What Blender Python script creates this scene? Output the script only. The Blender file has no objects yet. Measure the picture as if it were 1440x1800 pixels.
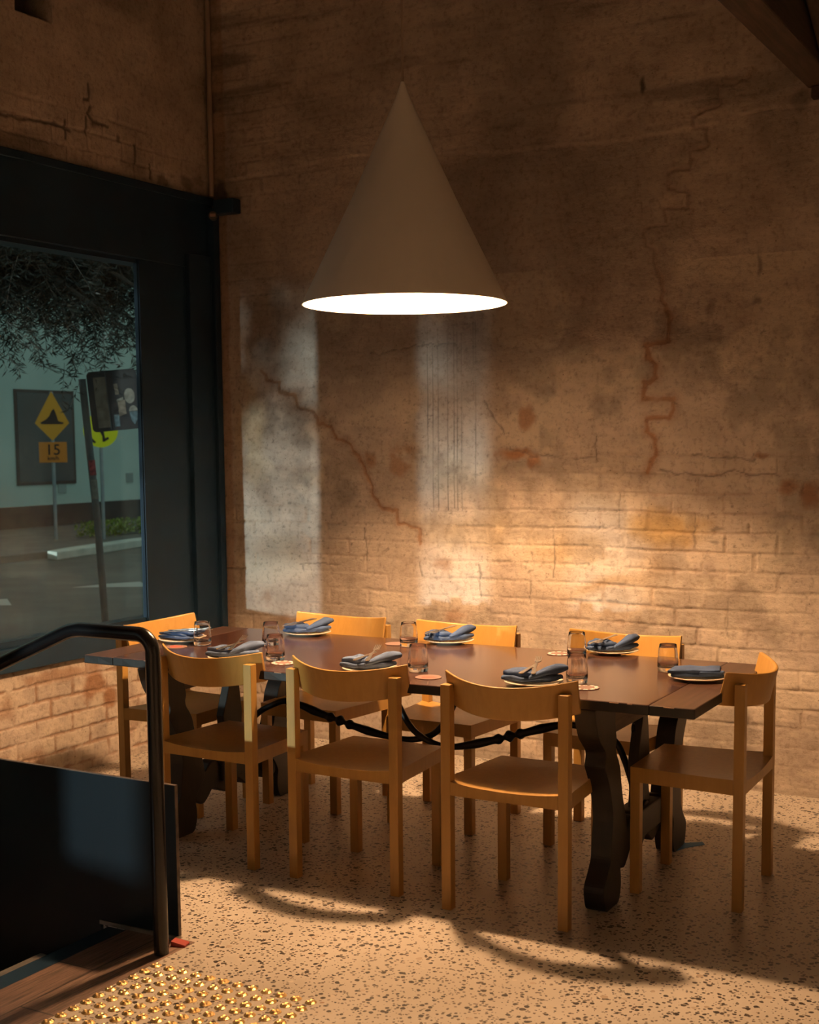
import bpy, bmesh, math, random
import numpy as np
from mathutils import Vector, Matrix

random.seed(7)
rng = np.random.default_rng(7)
SC = bpy.context.scene
COL = SC.collection
PI = math.pi

# ------------------------------------------------------------------ camera
cam_data = bpy.data.cameras.new('camera')
cam = bpy.data.objects.new('camera', cam_data); COL.objects.link(cam)
SC.camera = cam
FPX, CYPX = 2342.54, 1012.94            # focal length in pixels of a 1440x1800 frame, row of the optical axis
CAM = (4.5815, -5.9329, 1.5891); YAW, PITCH, ROLL = 0.51544, 0.0996, -0.00947
cam_data.sensor_fit = 'VERTICAL'
cam_data.sensor_height = 36.0; cam_data.sensor_width = 28.8
cam_data.lens = FPX / 1800.0 * 36.0
cam_data.shift_y = (CYPX - 900.0) / 1800.0
cam_data.clip_start = 0.05; cam_data.clip_end = 200
fwd = Vector((-math.sin(YAW) * math.cos(PITCH), math.cos(YAW) * math.cos(PITCH), -math.sin(PITCH)))
right0 = Vector((math.cos(YAW), math.sin(YAW), 0)); up0 = right0.cross(fwd)
right = right0 * math.cos(ROLL) + up0 * math.sin(ROLL)
up = up0 * math.cos(ROLL) - right0 * math.sin(ROLL)
M = Matrix((right, up, -fwd)).transposed().to_4x4()
M.translation = Vector(CAM)
cam.matrix_world = M
cam_data.dof.use_dof = True
cam_data.dof.focus_distance = 5.1
cam_data.dof.aperture_fstop = 5.6

# ------------------------------------------------------------------ world, sun, exposure
SC.view_settings.view_transform = 'Standard'
SC.view_settings.look = 'None'
SC.view_settings.gamma = 1.0
SC.view_settings.use_curve_mapping = False
SC.view_settings.exposure = 0.0
world = bpy.data.worlds.new('world'); SC.world = world
world.use_nodes = True
wb = world.node_tree.nodes['Background']
wb.inputs['Color'].default_value = (0.84, 0.97, 0.95, 1)
wb.inputs['Strength'].default_value = 0.38
sun_data = bpy.data.lights.new('sun', 'SUN')
sun_data.energy = 3.6; sun_data.angle = math.radians(1.0); sun_data.color = (0.95, 0.97, 1.0)
sun = bpy.data.objects.new('sun', sun_data); COL.objects.link(sun)
SUN_DIR = Vector((0.27, 1.0, -0.025)).normalized()
sun.rotation_euler = SUN_DIR.to_track_quat('-Z', 'Y').to_euler()
sun.location = (-4, -14, 4)
LAMP_COL = (1.0, 0.585, 0.29)
LAMP_L = 2350.0

# ------------------------------------------------------------------ node helpers / materials
def new_mat(name):
    m = bpy.data.materials.new(name); m.use_nodes = True
    nt = m.node_tree
    return m, nt, nt.nodes['Principled BSDF']
def N(nt, t, **kw):
    n = nt.nodes.new(t)
    for k, v in kw.items():
        if k in n.inputs: n.inputs[k].default_value = v
        else: setattr(n, k, v)
    return n
def L(nt, a, b): nt.links.new(a, b)
def rgb(c): return (c[0], c[1], c[2], 1.0)
def simple(name, col, rough=0.5, metal=0.0, var=0.0, scale=8.0, bump=0.0, bscale=60.0, spec=None, coat=0.0, stretch=None):
    m, nt, b = new_mat(name)
    b.inputs['Roughness'].default_value = rough; b.inputs['Metallic'].default_value = metal
    if spec is not None: b.inputs['Specular IOR Level'].default_value = spec
    if coat: b.inputs['Coat Weight'].default_value = coat; b.inputs['Coat Roughness'].default_value = 0.15
    tc = N(nt, 'ShaderNodeTexCoord'); mp = N(nt, 'ShaderNodeMapping')
    if stretch: mp.inputs['Scale'].default_value = stretch
    L(nt, tc.outputs['Object'], mp.inputs['Vector'])
    if var:
        n = N(nt, 'ShaderNodeTexNoise', Scale=scale, Detail=5.0)
        r = N(nt, 'ShaderNodeValToRGB')
        r.color_ramp.elements[0].color = rgb([c * (1 - var) for c in col]); r.color_ramp.elements[0].position = .3
        r.color_ramp.elements[1].color = rgb([min(1, c * (1 + var)) for c in col]); r.color_ramp.elements[1].position = .7
        L(nt, mp.outputs[0], n.inputs['Vector']); L(nt, n.outputs['Fac'], r.inputs[0]); L(nt, r.outputs[0], b.inputs['Base Color'])
    else:
        b.inputs['Base Color'].default_value = rgb(col)
    if bump:
        n = N(nt, 'ShaderNodeTexNoise', Scale=bscale, Detail=4.0)
        bp = N(nt, 'ShaderNodeBump', Strength=bump, Distance=0.002)
        L(nt, mp.outputs[0], n.inputs['Vector']); L(nt, n.outputs['Fac'], bp.inputs['Height']); L(nt, bp.outputs[0], b.inputs['Normal'])
    return m
def emit(name, col, s):
    m, nt, b = new_mat(name)
    b.inputs['Base Color'].default_value = (0.8, 0.8, 0.8, 1)
    b.inputs['Emission Color'].default_value = rgb(col); b.inputs['Emission Strength'].default_value = s
    return m
def glass(name, tint=(1, 1, 1), rough=0.0):
    m, nt, b = new_mat(name)
    b.inputs['Base Color'].default_value = rgb(tint); b.inputs['Transmission Weight'].default_value = 1.0
    b.inputs['Roughness'].default_value = rough; b.inputs['IOR'].default_value = 1.47
    return m
def pane_mat(name, tint, power=5.0, base=.04):
    m, nt, b = new_mat(name)
    out = nt.nodes['Material Output']; nt.nodes.remove(b)
    t = N(nt, 'ShaderNodeBsdfTransparent', Color=rgb(tint)); g = N(nt, 'ShaderNodeBsdfGlossy', Roughness=0.01)
    lw = N(nt, 'ShaderNodeLayerWeight'); lw.inputs['Blend'].default_value = .5
    pw = N(nt, 'ShaderNodeMath', operation='POWER'); pw.inputs[1].default_value = power; L(nt, lw.outputs['Facing'], pw.inputs[0])
    f = N(nt, 'ShaderNodeMath', operation='MULTIPLY_ADD'); f.inputs[1].default_value = .85; f.inputs[2].default_value = base; L(nt, pw.outputs[0], f.inputs[0])
    mx = N(nt, 'ShaderNodeMixShader')
    L(nt, f.outputs[0], mx.inputs[0]); L(nt, t.outputs[0], mx.inputs[1]); L(nt, g.outputs[0], mx.inputs[2]); L(nt, mx.outputs[0], out.inputs[0])
    return m

def wall_material():
    m, nt, b = new_mat('painted_brick')
    b.inputs['Roughness'].default_value = 0.8; b.inputs['Specular IOR Level'].default_value = 0.25
    tc = N(nt, 'ShaderNodeTexCoord')
    n1 = N(nt, 'ShaderNodeTexNoise', Scale=2.2, Detail=8.0, Roughness=.65); n2 = N(nt, 'ShaderNodeTexNoise', Scale=38.0, Detail=6.0, Roughness=.7)
    mp = N(nt, 'ShaderNodeMapping'); mp.inputs['Scale'].default_value = (2, 2, 7)
    n3 = N(nt, 'ShaderNodeTexNoise', Scale=2.0, Detail=7.0, Roughness=.6)
    L(nt, tc.outputs['Object'], n1.inputs['Vector']); L(nt, tc.outputs['Object'], n2.inputs['Vector'])
    L(nt, tc.outputs['Object'], mp.inputs['Vector']); L(nt, mp.outputs[0], n3.inputs['Vector'])
    r = N(nt, 'ShaderNodeValToRGB'); e = r.color_ramp.elements
    e[0].position = .32; e[0].color = (.36, .29, .24, 1); e[1].position = .68; e[1].color = (.62, .525, .45, 1)
    L(nt, n1.outputs['Fac'], r.inputs[0])
    def mixc(fac, a, bcol, mode='MIX'):
        x = N(nt, 'ShaderNodeMix', data_type='RGBA', blend_type=mode)
        if isinstance(fac, float): x.inputs[0].default_value = fac
        else: L(nt, fac, x.inputs[0])
        L(nt, a, x.inputs[6])
        if isinstance(bcol, tuple): x.inputs[7].default_value = rgb(bcol)
        else: L(nt, bcol, x.inputs[7])
        return x.outputs[2]
    r3 = N(nt, 'ShaderNodeValToRGB'); e = r3.color_ramp.elements
    e[0].position = .35; e[0].color = (.74, .72, .70, 1); e[1].position = .6; e[1].color = (1.03, 1.03, 1.03, 1)
    L(nt, n3.outputs['Fac'], r3.inputs[0])
    c = mixc(.5, r.outputs[0], r3.outputs[0], 'MULTIPLY')
    def att(name):
        a = N(nt, 'ShaderNodeAttribute', attribute_name=name); return a.outputs['Fac']
    c = mixc(att('pale'), c, (.70, .60, .48))
    c = mixc(att('ochre'), c, (.42, .27, .09))
    c = mixc(att('rust'), c, (.27, .12, .045))
    c = mixc(att('dirt_shade'), c, (.085, .07, .06))
    r2 = N(nt, 'ShaderNodeValToRGB'); e = r2.color_ramp.elements
    e[0].position = .33; e[0].color = (.62, .59, .56, 1); e[1].position = .50; e[1].color = (1, 1, 1, 1)
    L(nt, n2.outputs['Fac'], r2.inputs[0])
    c = mixc(.8, c, r2.outputs[0], 'MULTIPLY')
    # small pits
    v = N(nt, 'ShaderNodeTexVoronoi', Scale=17.0); L(nt, tc.outputs['Object'], v.inputs['Vector'])
    sp = N(nt, 'ShaderNodeMapRange'); sp.inputs['From Min'].default_value = .035; sp.inputs['From Max'].default_value = .075
    sp.inputs['To Min'].default_value = .75; sp.inputs['To Max'].default_value = 0
    L(nt, v.outputs['Distance'], sp.inputs['Value'])
    c = mixc(sp.outputs[0], c, (.16, .12, .09))
    L(nt, c, b.inputs['Base Color'])
    bp = N(nt, 'ShaderNodeBump', Strength=.8, Distance=0.006); L(nt, n2.outputs['Fac'], bp.inputs['Height'])
    bp2 = N(nt, 'ShaderNodeBump', Strength=.5, Distance=0.012); L(nt, n3.outputs['Fac'], bp2.inputs['Height']); L(nt, bp.outputs[0], bp2.inputs['Normal'])
    L(nt, bp2.outputs[0], b.inputs['Normal'])
    return m

def floor_material():
    m, nt, b = new_mat('polished_aggregate_concrete')
    tc = N(nt, 'ShaderNodeTexCoord')
    nz = N(nt, 'ShaderNodeTexNoise', Scale=30.0, Detail=3.0)
    L(nt, tc.outputs['Object'], nz.inputs['Vector'])
    mixv = N(nt, 'ShaderNodeVectorMath', operation='MULTIPLY_ADD')
    mixv.inputs[1].default_value = (.016, .016, .016); L(nt, nz.outputs['Color'], mixv.inputs[0]); L(nt, tc.outputs['Object'], mixv.inputs[2])
    nb = N(nt, 'ShaderNodeTexNoise', Scale=1.6, Detail=5.0); L(nt, tc.outputs['Object'], nb.inputs['Vector'])
    base = N(nt, 'ShaderNodeValToRGB'); e = base.color_ramp.elements
    e[0].position = .3; e[0].color = (.50, .435, .36, 1); e[1].position = .7; e[1].color = (.66, .585, .50, 1)
    L(nt, nb.outputs['Fac'], base.inputs[0])
    cur = base.outputs[0]
    for sc, th, size, cols in ((46, .36, .35, ((.022, .018, .017), (.085, .06, .045))), (85, .34, .38, ((.04, .03, .026), (.16, .115, .085))), (36, .90, .34, ((.62, .54, .44), (.30, .16, .08)))):
        v = N(nt, 'ShaderNodeTexVoronoi', Scale=float(sc), Randomness=1.0)
        L(nt, mixv.outputs[0], v.inputs['Vector'])
        sep = N(nt, 'ShaderNodeSeparateColor'); L(nt, v.outputs['Color'], sep.inputs[0])
        a = N(nt, 'ShaderNodeMath', operation='GREATER_THAN'); a.inputs[1].default_value = th; L(nt, sep.outputs[0], a.inputs[0])
        sz = N(nt, 'ShaderNodeMath', operation='MULTIPLY_ADD'); sz.inputs[1].default_value = size * .9; sz.inputs[2].default_value = size * .35; L(nt, sep.outputs[1], sz.inputs[0])
        d = N(nt, 'ShaderNodeMath', operation='LESS_THAN'); L(nt, v.outputs['Distance'], d.inputs[0]); L(nt, sz.outputs[0], d.inputs[1])
        f = N(nt, 'ShaderNodeMath', operation='MULTIPLY'); L(nt, a.outputs[0], f.inputs[0]); L(nt, d.outputs[0], f.inputs[1])
        cc = N(nt, 'ShaderNodeMix', data_type='RGBA'); L(nt, sep.outputs[2], cc.inputs[0]); cc.inputs[6].default_value = rgb(cols[0]); cc.inputs[7].default_value = rgb(cols[1])
        mx = N(nt, 'ShaderNodeMix', data_type='RGBA'); L(nt, f.outputs[0], mx.inputs[0]); L(nt, cur, mx.inputs[6]); L(nt, cc.outputs[2], mx.inputs[7])
        cur = mx.outputs[2]
    L(nt, cur, b.inputs['Base Color'])
    rr = N(nt, 'ShaderNodeMapRange'); rr.inputs['To Min'].default_value = .28; rr.inputs['To Max'].default_value = .5
    L(nt, nb.outputs['Fac'], rr.inputs['Value']); L(nt, rr.outputs[0], b.inputs['Roughness'])
    b.inputs['Specular IOR Level'].default_value = .45
    return m

def wood_material(name, c0, c1, rough=.4, axis='X', scale=3.0, coat=0.0, bump=.15, stretch=12):
    m, nt, b = new_mat(name)
    tc = N(nt, 'ShaderNodeTexCoord'); mp = N(nt, 'ShaderNodeMapping')
    s = {'X': (1, stretch, stretch), 'Y': (stretch, 1, stretch), 'Z': (stretch, stretch, 1)}[axis]
    mp.inputs['Scale'].default_value = s
    L(nt, tc.outputs['Object'], mp.inputs['Vector'])
    n = N(nt, 'ShaderNodeTexNoise', Scale=scale, Detail=8.0, Roughness=.65, Distortion=.6); L(nt, mp.outputs[0], n.inputs['Vector'])
    r = N(nt, 'ShaderNodeValToRGB'); e = r.color_ramp.elements
    e[0].position = .34; e[0].color = rgb(c0); e[1].position = .66; e[1].color = rgb(c1)
    L(nt, n.outputs['Fac'], r.inputs[0]); L(nt, r.outputs[0], b.inputs['Base Color'])
    b.inputs['Roughness'].default_value = rough
    if coat: b.inputs['Coat Weight'].default_value = coat; b.inputs['Coat Roughness'].default_value = .12
    bp = N(nt, 'ShaderNodeBump', Strength=bump, Distance=.002); L(nt, n.outputs['Fac'], bp.inputs['Height']); L(nt, bp.outputs[0], b.inputs['Normal'])
    return m

def tile_material():
    m, nt, b = new_mat('timber_look_tile')
    tc = N(nt, 'ShaderNodeTexCoord'); mp = N(nt, 'ShaderNodeMapping')
    mp.inputs['Rotation'].default_value = (0, 0, PI / 2)
    L(nt, tc.outputs['Object'], mp.inputs['Vector'])
    br = N(nt, 'ShaderNodeTexBrick'); br.inputs['Scale'].default_value = 1.0
    br.inputs['Brick Width'].default_value = .60; br.inputs['Row Height'].default_value = .15; br.inputs['Mortar Size'].default_value = .003
    br.inputs['Color1'].default_value = (.17, .11, .085, 1); br.inputs['Color2'].default_value = (.26, .18, .14, 1); br.inputs['Mortar'].default_value = (.04, .028, .022, 1)
    L(nt, mp.outputs[0], br.inputs['Vector'])
    mp2 = N(nt, 'ShaderNodeMapping'); mp2.inputs['Scale'].default_value = (70, 3, 3); L(nt, tc.outputs['Object'], mp2.inputs['Vector'])
    n = N(nt, 'ShaderNodeTexNoise', Scale=2.0, Detail=6.0, Roughness=.7); L(nt, mp2.outputs[0], n.inputs['Vector'])
    r = N(nt, 'ShaderNodeValToRGB'); e = r.color_ramp.elements
    e[0].position = .35; e[0].color = (.3, .3, .3, 1); e[1].position = .66; e[1].color = (1.6, 1.5, 1.45, 1)
    L(nt, n.outputs['Fac'], r.inputs[0])
    x = N(nt, 'ShaderNodeMix', data_type='RGBA', blend_type='MULTIPLY'); x.inputs[0].default_value = 1
    L(nt, br.outputs['Color'], x.inputs[6]); L(nt, r.outputs[0], x.inputs[7]); L(nt, x.outputs[2], b.inputs['Base Color'])
    b.inputs['Roughness'].default_value = .38
    bp = N(nt, 'ShaderNodeBump', Strength=.6, Distance=.002); L(nt, n.outputs['Fac'], bp.inputs['Height']); L(nt, bp.outputs[0], b.inputs['Normal'])
    return m

MT = {}
MT['wall'] = wall_material()
MT['floor'] = floor_material()
MT['tile'] = tile_material()
MT['chair'] = wood_material('mustard_stained_beech', (.47, .255, .060), (.53, .295, .075), .42, 'Z', 4.0, .1, .05)
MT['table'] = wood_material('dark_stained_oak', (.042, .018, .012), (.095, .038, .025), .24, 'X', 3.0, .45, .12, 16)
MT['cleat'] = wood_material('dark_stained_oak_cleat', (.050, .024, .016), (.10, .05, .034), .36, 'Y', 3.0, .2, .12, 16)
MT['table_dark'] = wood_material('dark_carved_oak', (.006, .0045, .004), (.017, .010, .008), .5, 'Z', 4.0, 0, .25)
MT['table_raw'] = wood_material('worn_unfinished_oak', (.10, .07, .052), (.20, .145, .11), .7, 'Y', 5.0, 0, .3)
MT['iron'] = simple('wrought_iron', (.012, .012, .014), .45, .6, bump=.3, bscale=40)
MT['black_steel'] = simple('black_painted_steel', (.010, .028, .055), .42, 0.0, spec=.3, var=.2, scale=3, bump=.08, bscale=12)
MT['black_panel'] = simple('black_powder_coated_steel', (.0065, .013, .020), .32, 0.0, spec=.4, var=.12, scale=2.5)
MT['edge_steel'] = simple('worn_panel_edge', (.11, .085, .075), .45, .3, var=.4, scale=30)
MT['black_rail'] = simple('black_enamelled_tube', (.010, .010, .012), .25, 0.2, var=.3, scale=12, coat=.2)
MT['shade_out'] = simple('matte_cream_enamel', (.86, .81, .77), .6, 0, var=.03, scale=3, bump=.04, bscale=200)
MT['shade_in'] = simple('white_enamel_lining', (.88, .87, .85), .6)
MT['cord'] = simple('pale_flex', (.36, .28, .22), .7)
MT['bulb'] = emit('warm_lamp_bulb', LAMP_COL, LAMP_L)
MT['denim'] = simple('slate_blue_linen', (.036, .070, .165), .9, 0, var=.25, scale=20, bump=.5, bscale=500)
MT['denim2'] = simple('washed_blue_grey_linen', (.075, .118, .225), .9, 0, var=.22, scale=20, bump=.5, bscale=500)
MT['plate'] = simple('cream_stoneware', (.72, .62, .50), .35, 0, var=.05, scale=9, coat=.2)
MT['steel'] = simple('cutlery_steel', (.72, .70, .68), .30, 1.0)
MT['glass'] = glass('clear_tumbler_glass')
MT['pane'] = pane_mat('window_pane', (.84, .93, .90))
MT['pane_out'] = simple('dark_reflective_glazing', (.030, .040, .040), .15)
MT['brass'] = simple('brass_stud', (.72, .47, .20), .40, 1.0)
MT['pipe'] = simple('painted_conduit', (.30, .22, .18), .6)
MT['coaster_red'] = simple('coral_print', (.62, .09, .06), .7)
MT['coaster_brown'] = simple('taupe_card', (.20, .12, .10), .8)
MT['coaster_white'] = simple('white_print', (.85, .80, .75), .7)
MT['ceiling'] = simple('limewashed_ceiling', (.28, .27, .26), .8, 0, var=.3, scale=6)
MT['beam'] = wood_material('rough_sawn_beam', (.030, .018, .013), (.075, .045, .032), .75, 'Y', 3.0, 0, .6)
MT['plaster'] = simple('warm_plaster', (.38, .37, .37), .85, 0, var=.12, scale=2)
MT['asphalt'] = simple('street_asphalt', (.115, .112, .098), .85, 0, var=.22, scale=1.2, bump=.4, bscale=60)
MT['kerb'] = simple('pale_kerb_concrete', (.50, .52, .46), .8, 0, var=.2, scale=3)
MT['footpath'] = simple('footpath_concrete', (.12, .115, .10), .85, 0, var=.2, scale=2)
MT['render'] = simple('pale_green_render', (.44, .57, .53), .85, 0, var=.08, scale=.8, bump=.2, bscale=8)
MT['plinth'] = simple('dark_plinth_render', (.045, .042, .040), .85, 0, var=.2, scale=3)
MT['frame_out'] = simple('brown_window_frame', (.05, .032, .026), .6)
MT['yellow'] = simple('amber_sign_sheeting', (.78, .36, .02), .5)
MT['orange'] = simple('orange_sign_sheeting', (.72, .24, .02), .5)
MT['fluoro'] = simple('fluorescent_yellow_sheeting', (.98, .95, .01), .5)
MT['black'] = simple('sign_black', (.012, .012, .012), .6)
MT['galv'] = simple('galvanised_steel', (.30, .34, .36), .4, .6, var=.15, scale=6)
MT['old_pole'] = simple('weathered_grey_pole', (.085, .090, .088), .5, .3, var=.35, scale=5)
MT['sign_back'] = simple('grimy_sign_back', (.022, .020, .022), .55, .2, var=.3, scale=6)
MT['sticker_tan'] = simple('faded_tan_sticker', (.16, .12, .09), .8, 0, var=.35, scale=14)
MT['sticker_pale'] = simple('faded_pale_sticker', (.17, .15, .125), .8, 0, var=.3, scale=30)
MT['sticker_blue'] = simple('faded_blue_sticker', (.07, .10, .115), .8, 0, var=.4, scale=30)
MT['sticker_red'] = simple('torn_red_sticker', (.24, .04, .04), .8, 0, var=.7, scale=30)
MT['leaf'] = simple('narrow_dark_leaf', (.016, .019, .012), .5, 0, var=.45, scale=2)
MT['hedge'] = simple('low_hedge_leaf', (.26, .33, .06), .6, 0, var=.35, scale=4)
MT['bark'] = simple('grey_bark', (.075, .06, .048), .85, 0, var=.3, scale=8)
MT['tape'] = simple('blue_masking_tape', (.06, .24, .55), .7)
MT['red_plastic'] = simple('red_plastic', (.36, .035, .02), .5)
MT['nosing'] = simple('aluminium_nosing', (.36, .32, .28), .4, .7, var=.15, scale=20)

# ------------------------------------------------------------------ geometry helpers
def link(o, parent=None):
    COL.objects.link(o)
    if parent is not None: o.parent = parent
    return o
def meshobj(name, verts, faces, mat, parent=None, smooth=False, mats=None, fmat=None):
    me = bpy.data.meshes.new(name)
    me.from_pydata([tuple(v) for v in verts], [], [tuple(f) for f in faces]); me.update()
    if mats:
        for mm in mats: me.materials.append(MT[mm])
    elif mat: me.materials.append(MT[mat] if isinstance(mat, str) else mat)
    if fmat: me.polygons.foreach_set('material_index', fmat)
    if smooth: me.polygons.foreach_set('use_smooth', [True] * len(me.polygons))
    o = bpy.data.objects.new(name, me)
    return link(o, parent)
def empty(name, loc=(0, 0, 0), rz=0.0):
    o = bpy.data.objects.new(name, None); o.empty_display_size = .1
    o.location = loc; o.rotation_euler = (0, 0, rz)
    return link(o)
def tag(o, label, cat, group=None, kind=None):
    if label: o['label'] = label
    if cat: o['category'] = cat
    if group: o['group'] = group
    if kind: o['kind'] = kind
    return o
def struct(o):
    o['kind'] = 'structure'; return o
def bevel(o, w=.002, seg=2, angle=35):
    m = o.modifiers.new('bevel', 'BEVEL'); m.width = w; m.segments = seg; m.limit_method = 'ANGLE'; m.angle_limit = math.radians(angle)
    m.harden_normals = False
    return o
def subsurf(o, lv=2):
    m = o.modifiers.new('subsurf', 'SUBSURF'); m.levels = lv; m.render_levels = lv
    return o
class MB:
    def __init__(s): s.v = []; s.f = []
    def add(s, verts, faces):
        k = len(s.v); s.v += [tuple(v) for v in verts]; s.f += [tuple(i + k for i in f) for f in faces]; return s
    def box(s, x0, x1, y0, y1, z0, z1):
        return s.add([(x0, y0, z0), (x1, y0, z0), (x1, y1, z0), (x0, y1, z0), (x0, y0, z1), (x1, y0, z1), (x1, y1, z1), (x0, y1, z1)],
                     [(0, 3, 2, 1), (4, 5, 6, 7), (0, 1, 5, 4), (1, 2, 6, 5), (2, 3, 7, 6), (3, 0, 4, 7)])
    def prism(s, poly, a0, a1, axis='x'):
        n = len(poly)
        def P(t, p):
            if axis == 'x': return (t, p[0], p[1])
            if axis == 'y': return (p[0], t, p[1])
            return (p[0], p[1], t)
        vs = [P(a0, p) for p in poly] + [P(a1, p) for p in poly]
        fs = [tuple(range(n))[::-1], tuple(range(n, 2 * n))] + [(i, (i + 1) % n, n + (i + 1) % n, n + i) for i in range(n)]
        return s.add(vs, fs)
    def tube(s, pts, rad, seg=12, caps=True):
        pts = [Vector(p) for p in pts]; n = len(pts)
        if not hasattr(rad, '__len__'): rad = [rad] * n
        rings = []; prev = None
        for i, p in enumerate(pts):
            t = (pts[min(i + 1, n - 1)] - pts[max(i - 1, 0)]).normalized()
            if prev is None:
                a = Vector((0, 0, 1)) if abs(t.z) < .9 else Vector((1, 0, 0))
                u = t.cross(a).normalized()
            else:
                u = (prev - t * prev.dot(t)).normalized()
            prev = u; w = t.cross(u)
            rings.append([p + (u * math.cos(2 * PI * k / seg) + w * math.sin(2 * PI * k / seg)) * rad[i] for k in range(seg)])
        vs = [v for r in rings for v in r]; fs = []
        for i in range(n - 1):
            for k in range(seg):
                a = i * seg + k; b = i * seg + (k + 1) % seg
                fs.append((a, b, b + seg, a + seg))
        if caps: fs.append(tuple(range(seg))[::-1]); fs.append(tuple(range((n - 1) * seg, n * seg)))
        return s.add(vs, fs)
    def lathe(s, prof, seg=48, center=(0, 0, 0)):
        cx, cy, cz = center; n = len(prof); vs = []; fs = []
        for r, z in prof:
            for k in range(seg): vs.append((cx + r * math.cos(2 * PI * k / seg), cy + r * math.sin(2 * PI * k / seg), cz + z))
        for i in range(n - 1):
            for k in range(seg):
                a = i * seg + k; b = i * seg + (k + 1) % seg
                fs.append((a, b, b + seg, a + seg))
        return s.add(vs, fs)
    def build(s, name, mat, parent=None, smooth=False):
        return meshobj(name, s.v, s.f, mat, parent, smooth)
def box(name, mat, b, parent=None, bev=0):
    o = MB().box(*b).build(name, mat, parent)
    if bev: bevel(o, bev)
    return o
def autosmooth(o, ang=40):
    me = o.data
    me.polygons.foreach_set('use_smooth', [True] * len(me.polygons))
    bm = bmesh.new(); bm.from_mesh(me)
    for e in bm.edges:
        if len(e.link_faces) == 2 and e.calc_face_angle(0) > math.radians(ang): e.smooth = False
    bm.to_mesh(me); bm.free()
    return o
def copy_tree(o, parent=None):
    c = o.copy(); COL.objects.link(c)
    if parent is not None: c.parent = parent
    for ch in list(o.children): copy_tree(ch, c)
    return c
def catmull(pts, n=8):
    P = [Vector(p) for p in pts]; out = []
    for i in range(len(P) - 1):
        p0 = P[max(i - 1, 0)]; p1 = P[i]; p2 = P[i + 1]; p3 = P[min(i + 2, len(P) - 1)]
        for k in range(n):
            t = k / n
            out.append(.5 * ((2 * p1) + (p2 - p0) * t + (2 * p0 - 5 * p1 + 4 * p2 - p3) * t * t + (3 * p1 - p0 - 3 * p2 + p3) * t ** 3))
    out.append(P[-1]); return out

# ------------------------------------------------------------------ painted brick walls: relief and stains
def vnoise(x, y, seed):
    r = np.random.default_rng(seed); T = r.random((256, 256))
    xi = np.floor(x).astype(int); yi = np.floor(y).astype(int); fx = x - xi; fy = y - yi
    fx = fx * fx * (3 - 2 * fx); fy = fy * fy * (3 - 2 * fy)
    g = lambda a, b: T[a % 256, b % 256]
    return (g(xi, yi) * (1 - fx) + g(xi + 1, yi) * fx) * (1 - fy) + (g(xi, yi + 1) * (1 - fx) + g(xi + 1, yi + 1) * fx) * fy
def fbm(x, y, seed, oct=4, gain=.5):
    s = 0; a = 1; t = 0
    for k in range(oct):
        s = s + a * vnoise(x * 2 ** k + 13.7 * k, y * 2 ** k + 7.1 * k, seed + k); t += a; a *= gain
    return s / t
def sstep(a, b, x):
    t = np.clip((x - a) / (b - a), 0, 1); return t * t * (3 - 2 * t)
def seg_dist(x, z, pts):
    d = np.full(x.shape, 9.0)
    for (a, b), (c, e) in zip(pts[:-1], pts[1:]):
        vx, vz = c - a, e - b; l = vx * vx + vz * vz + 1e-9
        t = np.clip(((x - a) * vx + (z - b) * vz) / l, 0, 1)
        d = np.minimum(d, np.hypot(x - a - t * vx, z - b - t * vz))
    return d
COURSE, BRICK = .0872, .238
def brick_fields(u, z, seed, vis):
    """depth of the joints (0..1) for running bond, with the courses wandering a little"""
    zz = z + (fbm(u * 2.3, z * 2.3, seed + 3, 2) - .5) * .016
    row = np.floor((zz - .038) / COURSE); fz = (zz - .038) / COURSE - row
    uu = u + (row % 2) * BRICK * .5 + (vnoise(row * 3.1, row * .0 + 2.2, seed + 5) - .5) * .07
    cu = np.floor(uu / BRICK); fu = uu / BRICK - cu + (vnoise(cu * 1.7, row * 2.3, seed + 6) - .5) * .05
    wob = (fbm(u * 22, z * 22, seed + 8, 3) - .5) * .018
    dz = np.minimum(fz, 1 - fz) * COURSE + wob; du = np.minimum(np.abs(fu), np.abs(1 - fu)) * BRICK + wob
    w = .0050
    j = np.maximum(1 - sstep(w * .35, w * 1.6, dz), (1 - sstep(w * .35, w * 1.6, du)))
    tone = vnoise(cu * 5.3 + .5, row * 7.7 + .5, seed + 9)
    return j * vis, tone, row, cu

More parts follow.
